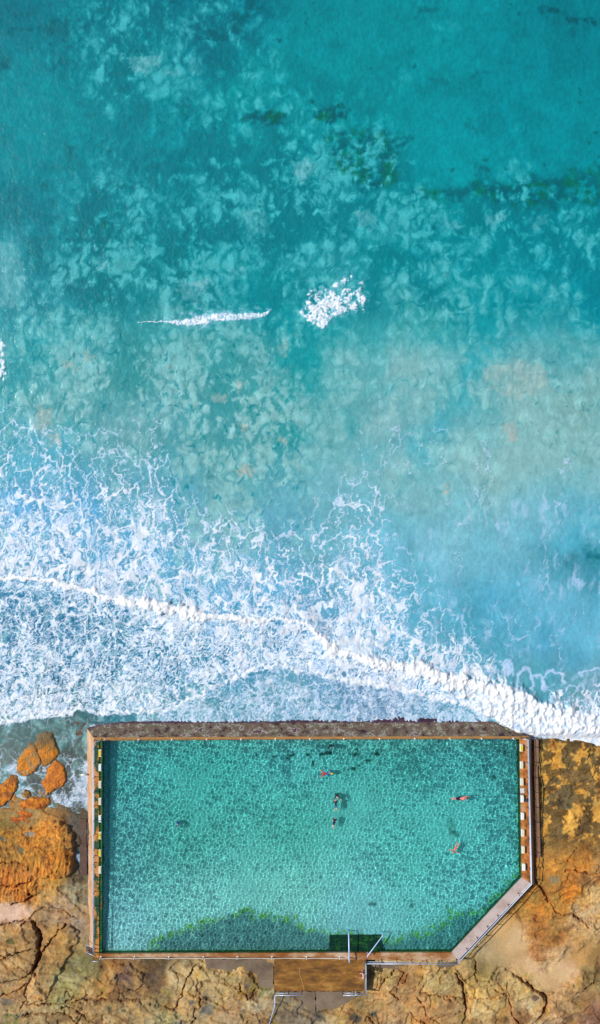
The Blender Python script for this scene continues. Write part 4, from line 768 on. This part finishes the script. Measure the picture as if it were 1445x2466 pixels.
def pale_stain(px, py, c, label):  # pale deck stain, built as a thin crumpled sheet
    bm = bmesh.new(); p = P(px, py, .03); n = 8
    g = [[bm.verts.new(p + Vector(((i / n - .5) * .5 + .03 * math.sin(j), (j / n - .5) * .6 + .02 * math.sin(i * 2), .03 * abs(math.sin(i * 1.3 + j * .9))))) for j in range(n + 1)] for i in range(n + 1)]
    for i in range(n):
        for j in range(n): bm.faces.new((g[i][j], g[i + 1][j], g[i + 1][j + 1], g[i][j + 1]))
    o = bm_obj('pale_stain', bm, plain('stain_white', c, .9), None, True); md = o.modifiers.new('s', 'SOLIDIFY'); md.thickness = .02; return tag(o, label, 'pale_stain')
pale_stain(1258, 1904, (206, 206, 210), 'pale round stain on the right deck between starting blocks')

# ---------------------------------------------------------------- people
def capsule(bm, a, ra, b_, rb, n=12, flat=None):
    a = Vector(a); b_ = Vector(b_); ax = b_ - a; ln = ax.length or 1e-5; t = ax.normalized() if ax.length > 1e-6 else Vector((0, 0, 1)); up = t.orthogonal().normalized(); s = t.cross(up); rings = []
    prof = [(-ra * math.cos(u), ra * math.sin(u)) for u in (.25, .7, 1.15)] + [(0, ra), (ln * .5, (ra + rb) / 2), (ln, rb)] + [(ln + rb * math.cos(u), rb * math.sin(u)) for u in (1.15, .7, .25)]
    for d, r in prof: rings.append([bm.verts.new(a + t * d + (up * math.cos(6.28318 * k / n) + s * math.sin(6.28318 * k / n)) * r) for k in range(n)])
    for p, q in zip(rings, rings[1:]):
        for k in range(n): bm.faces.new((p[k], p[(k + 1) % n], q[(k + 1) % n], q[k]))
    bm.faces.new(rings[0][::-1]); bm.faces.new(rings[-1])

def remeshed(name, segs, m_, parent, M, grow=0.0, vox=.012):
    bm = bmesh.new()
    for a, ra, b_, rb in segs: capsule(bm, a, ra + grow, b_, rb + grow)
    bmesh.ops.recalc_face_normals(bm, faces=bm.faces[:]); me = bpy.data.meshes.new(name); bm.to_mesh(me); bm.free()
    o = bpy.data.objects.new(name, me); COL.objects.link(o); r = o.modifiers.new('r', 'REMESH'); r.mode = 'VOXEL'; r.voxel_size = vox; s = o.modifiers.new('s', 'SMOOTH'); s.iterations = 3; s.factor = .5
    dg = bpy.context.evaluated_depsgraph_get(); dg.update(); m2 = bpy.data.meshes.new_from_object(o.evaluated_get(dg)); m2.transform(M); bpy.data.objects.remove(o); m2.shade_smooth(); m2.materials.clear()
    m2.name = name; return link(name, m2, m_, parent, recv=True)

def figure(px, py, z, head, label, pose, skin, wear, cap, scale=1.0, face_up=False, upright=False, extras=()):
    """body frame: +Y to the head, +X to the figure's own right when face down, +Z to its back"""
    J = dict(pelvis=(0, 0, 0), waist=(0, .18, 0), chest=(0, .38, .01), neck=(0, .53, .01), head=(0, .68, .02),
             sr=(.19, .47, 0), er=(.44, .47, 0), wr=(.69, .50, 0), sl=(-.19, .47, 0), el=(-.44, .47, -.03), wl=(-.69, .50, -.05),
             hr=(.10, -.04, 0), kr=(.13, -.47, -.02), ar=(.14, -.88, 0), tr=(.15, -1.05, -.02), hl=(-.10, -.04, 0), kl=(-.13, -.47, -.02), al=(-.14, -.88, 0), tl=(-.15, -1.05, -.02))
    J.update(pose); J = {k: Vector(v) for k, v in J.items()}; S = {}
    S['torso'] = [(J['pelvis'] + Vector((x, 0, 0)), .095, J['waist'] + Vector((x * .7, 0, 0)), .085) for x in (-.07, 0, .07)] + [(J['waist'] + Vector((x * .7, 0, 0)), .085, J['chest'] + Vector((x * 1.4, 0, 0)), .10) for x in (-.07, 0, .07)]
    S['shoulder'] = [(J['sl'], .065, J['chest'] + Vector((-.08, .04, 0)), .09), (J['sr'], .065, J['chest'] + Vector((.08, .04, 0)), .09), (J['chest'], .09, J['neck'], .055)]
    S['neck'] = [(J['neck'], .052, J['head'], .06)]
    hd = (J['head'] - J['neck']).normalized(); dn = Vector((0, 0, -1)) if not upright else Vector((0, 0, -1)); fz = (dn - hd * dn.dot(hd)).normalized()
    hc = J['head'] + hd * .03
    S['head'] = [(hc - hd * .04 + fz * .012, .078, hc + hd * .05, .088), (hc - hd * .075 + fz * .045, .045, hc + fz * .03, .07), (hc + fz * .085 - hd * .01, .014, hc + fz * .10 - hd * .03, .016)]
    sx = hd.cross(fz); S['head'] += [(hc + sx * s * .085 - hd * .01, .018, hc + sx * s * .092 - hd * .03, .014) for s in (-1, 1)]
    S['eyes'] = [(hc + sx * s * .032 + fz * .083 + hd * .012, .012, hc + sx * s * .033 + fz * .084 + hd * .012, .012) for s in (-1, 1)]
    for c, sg in (('r', 1), ('l', -1)):
        S['upper' + c] = [(J['s' + c], .060, J['e' + c], .048)]; S['fore' + c] = [(J['e' + c], .048, J['w' + c], .034)]
        d = (J['w' + c] - J['e' + c]).normalized(); sd = d.cross(Vector((0, 0, 1))); sd = sd.normalized() if sd.length > .1 else Vector((1, 0, 0)); dwn = sd.cross(d)
        w = J['w' + c]; hs = [(w, .026, w + d * .045 + sd * .018, .026), (w, .026, w + d * .045 - sd * .018, .026), (w + d * .045 + sd * .02, .02, w + d * .085 + sd * .025, .014), (w + d * .045 - sd * .02, .02, w + d * .085 - sd * .025, .014)]
        for k, (off, ln) in enumerate(((-.036, .055), (-.013, .072), (.012, .078), (.035, .07))):
            b0 = w + d * .085 + sd * off; b1 = b0 + d * ln * .55 + dwn * .008; hs += [(b0, .0115, b1, .0105), (b1, .0105, b1 + d * ln * .42 + dwn * .018, .009)]
        th = w + d * .03 + sd * .03 * sg; hs += [(th, .015, th + d * .045 + sd * .035 * sg, .012), (th + d * .045 + sd * .035 * sg, .012, th + d * .075 + sd * .04 * sg, .010)]
        S['hand' + c] = hs
        S['thigh' + c] = [(J['h' + c], .088, J['k' + c], .055)]; k2 = J['k' + c].lerp(J['a' + c], .3)
        S['calf' + c] = [(J['k' + c], .055, k2, .056), (k2, .056, J['a' + c], .036)]; S['foot' + c] = [(J['a' + c], .038, J['t' + c], .03)]
    if upright: R = Matrix.Rotation(math.radians(head), 4, 'Z') @ Matrix.Rotation(math.radians(90), 4, 'X')
    else: R = Matrix.Rotation(math.radians(head - 90), 4, 'Z') @ (Matrix.Rotation(math.pi, 4, 'Y') if face_up else Matrix.Identity(4))
    loc = P(px, py, z); M = Matrix.Translation(loc) @ R @ Matrix.Scale(scale, 4)
    root = empty('person', loc, label, 'person', 'people at the pool')
    allk = [k for k in S if k not in ('eyes',)]
    remeshed('body', sum([S[k] for k in allk], []), skin, root, M)
    for nm, keys, mt, g in wear: remeshed(nm, sum([S[k][:1] if (k.startswith('thigh') and nm in ('shorts', 'swimsuit_bottom')) else S[k] for k in keys], []), mt, root, M, g)
    if cap: remeshed(cap[0], [(hc + hd * .03 - fz * .015, .093, hc + hd * .055 - fz * .02, .09)] + ([(hc - fz * .05, .06, hc - fz * .05 - hd * .14, .05)] if cap[0] == 'long_hair' else []), cap[1], root, M)
    for nm, segs, mt in extras: remeshed(nm, segs, mt, root, M)
    return root
def cloth(n, c, r=.6): return plain(n, c, r, 0, .1)
SK1 = cloth('warm_skin', (226, 158, 132)); SK2 = cloth('pale_skin', (236, 184, 160)); SK3 = cloth('tanned_skin', (226, 120, 92))
NAVY = cloth('navy_suit', (16, 18, 52)); BLK = cloth('black_suit', (20, 20, 34)); RED = cloth('red_shirt', (186, 44, 52)); BLUE = cloth('blue_shorts', (26, 96, 186)); YEL = cloth('yellow_fin', (238, 206, 30)); PINK = cloth('pink_cap', (232, 96, 150)); PALEP = cloth('lilac_cap', (150, 130, 190)); TEAL = cloth('teal_shorts', (10, 74, 130)); HAIR = cloth('dark_hair', (34, 22, 18)); GREY = cloth('grey_hair', (120, 118, 120)); MAR = cloth('maroon_bikini', (110, 20, 50)); WHT = cloth('white_shirt', (228, 214, 214))
UP = dict(er=(.40, .36, -.18), wr=(.34, .38, -.44), el=(-.40, .36, -.18), wl=(-.34, .38, -.44), kr=(.13, -.46, -.10), ar=(.14, -.87, .05), tr=(.15, -.92, -.12), kl=(-.13, -.46, -.14), al=(-.14, -.86, .02), tl=(-.15, -.90, -.16))
full = ['torso', 'shoulder', 'upperr', 'upperl', 'thighr', 'thighl']
figure(796, 1795, -.88, 200, 'swimmer standing upright in a navy suit with only the head above water nearest the seawall', UP, SK1, [('swimsuit', full, NAVY, .012)], ('swim_cap', NAVY), 1.0, upright=True)
figure(786.5, 1863, -.325, 178, 'swimmer in a red shirt and blue shorts with one yellow fin', dict(er=(.32, .55, .0), wr=(.36, .78, 0), el=(-.34, .55, 0), wl=(-.42, .76, 0), head=(0, .66, .10), kr=(.30, -.30, 0), ar=(.04, -.58, .02), tr=(-.02, -.72, .03), kl=(-.10, -.40, -.05), al=(-.08, -.62, -.1), tl=(-.06, -.76, -.1)), SK2,
       [('shirt', ['torso', 'shoulder', 'upperr', 'upperl', 'forer', 'forel'], RED, .012), ('shorts', ['thighr', 'thighl'], BLUE, .016)], ('hair', cloth('red_cap', (176, 40, 60))), .92, extras=[('swim_fin', [((.03, -.58, .05), .05, (-.03, -.82, .05), .05), ((.03, -.58, .05), .05, (.09, -.82, .05), .05)], YEL)])
figure(811.5, 1915, -.86, 10, 'swimmer treading water in black with both bare arms reaching toward the seawall', dict(UP, er=(.36, .50, .28), wr=(.40, .50, .62), el=(-.36, .50, .28), wl=(-.30, .50, .62), head=(0, .66, .03)), SK2, [('swimsuit', ['torso', 'shoulder', 'upperr', 'upperl', 'thighr', 'thighl'], BLK, .012)], ('swim_cap', PINK), 1.05, upright=True)
figure(808.6, 1937.5, -.325, 93, 'small swimmer with a pink cap, black top and blue shorts over bare legs', dict(er=(.36, .52, .02), wr=(.30, .74, .02), el=(-.34, .56, .02), wl=(-.22, .66, .03), head=(0, .66, .09)), cloth('golden_skin', (236, 186, 130)), [('top', ['torso', 'shoulder', 'upperr', 'upperl', 'forer', 'forel'], BLK, .012), ('shorts', ['thighr', 'thighl'], TEAL, .014)], ('swim_cap', PINK), .78)
figure(804.8, 1979.5, -.325, 76, 'swimmer in a short navy wetsuit with arms tucked in, lowest of the central file', dict(er=(.26, .26, -.02), wr=(.24, .06, -.08), el=(-.27, .26, -.02), wl=(-.30, .08, -.04), head=(0, .67, .06), kr=(.09, -.46, 0), ar=(.07, -.86, 0), tr=(.06, -1.0, 0), kl=(-.09, -.46, 0), al=(-.08, -.86, 0), tl=(-.07, -1.0, 0)), SK2, [('wetsuit', full, NAVY, .013)], ('swim_cap', PALEP), .78)
figure(1108.5, 1922.8, -.325, 1, 'bare backed swimmer in navy shorts doing front crawl toward the right wall', dict(er=(.30, .30, -.15), wr=(.26, .12, -.28), el=(-.22, .76, .08), wl=(-.20, 1.05, -.02), sl=(-.17, .50, .02), head=(.04, .70, -.01), kr=(.08, -.46, 0), ar=(.05, -.87, .02), tr=(.06, -1.02, .02), kl=(-.08, -.46, .02), al=(-.04, -.86, 0), tl=(-.10, -1.0, 0)), cloth('pink_skin', (242, 140, 126)), [('shorts', ['thighr', 'thighl'], NAVY, .018)], ('swim_cap', NAVY), 1.05)
figure(1097, 2043, -.325, -116, 'sunbather floating on the back in a maroon bikini with arms and legs spread', dict(er=(.44, .46, .0), wr=(.68, .38, .0), el=(-.44, .44, 0), wl=(-.66, .56, 0), kr=(.17, -.46, 0), ar=(.24, -.86, 0), tr=(.26, -.98, -.06), kl=(-.12, -.47, 0), al=(-.17, -.88, 0), tl=(-.18, -1.0, -.06)), SK3, [('bikini_top', ['shoulder'], MAR, .008)], ('long_hair', HAIR), .86, face_up=True)
figure(429, 1981, -.84, 120, 'lone bather with grey hair treading water inside spreading ripple rings', dict(UP), SK2, [('swimsuit', ['torso', 'shoulder', 'thighr', 'thighl'], BLUE, .012)], ('hair', GREY), .98, upright=True)
figure(874.6, 2347, .90, 90, 'person in a white shirt standing on the platform with one arm on the railing', dict(er=(.26, .30, -.08), wr=(.22, .18, -.30), el=(-.26, .30, -.16), wl=(-.24, .34, -.42), kr=(.10, -.44, -.03), ar=(.11, -.84, .02), tr=(.12, -.87, -.14), kl=(-.10, -.44, -.03), al=(-.11, -.84, .02), tl=(-.12, -.87, -.14)), SK1, [('shirt', ['torso', 'shoulder', 'upperr', 'upperl'], cloth('rose_shirt', (226, 176, 176)), .014), ('shorts', ['thighr', 'thighl'], cloth('lilac_shorts', (120, 90, 140)), .018)], ('hair', cloth('auburn_hair', (140, 70, 60))), 1.0, upright=True)
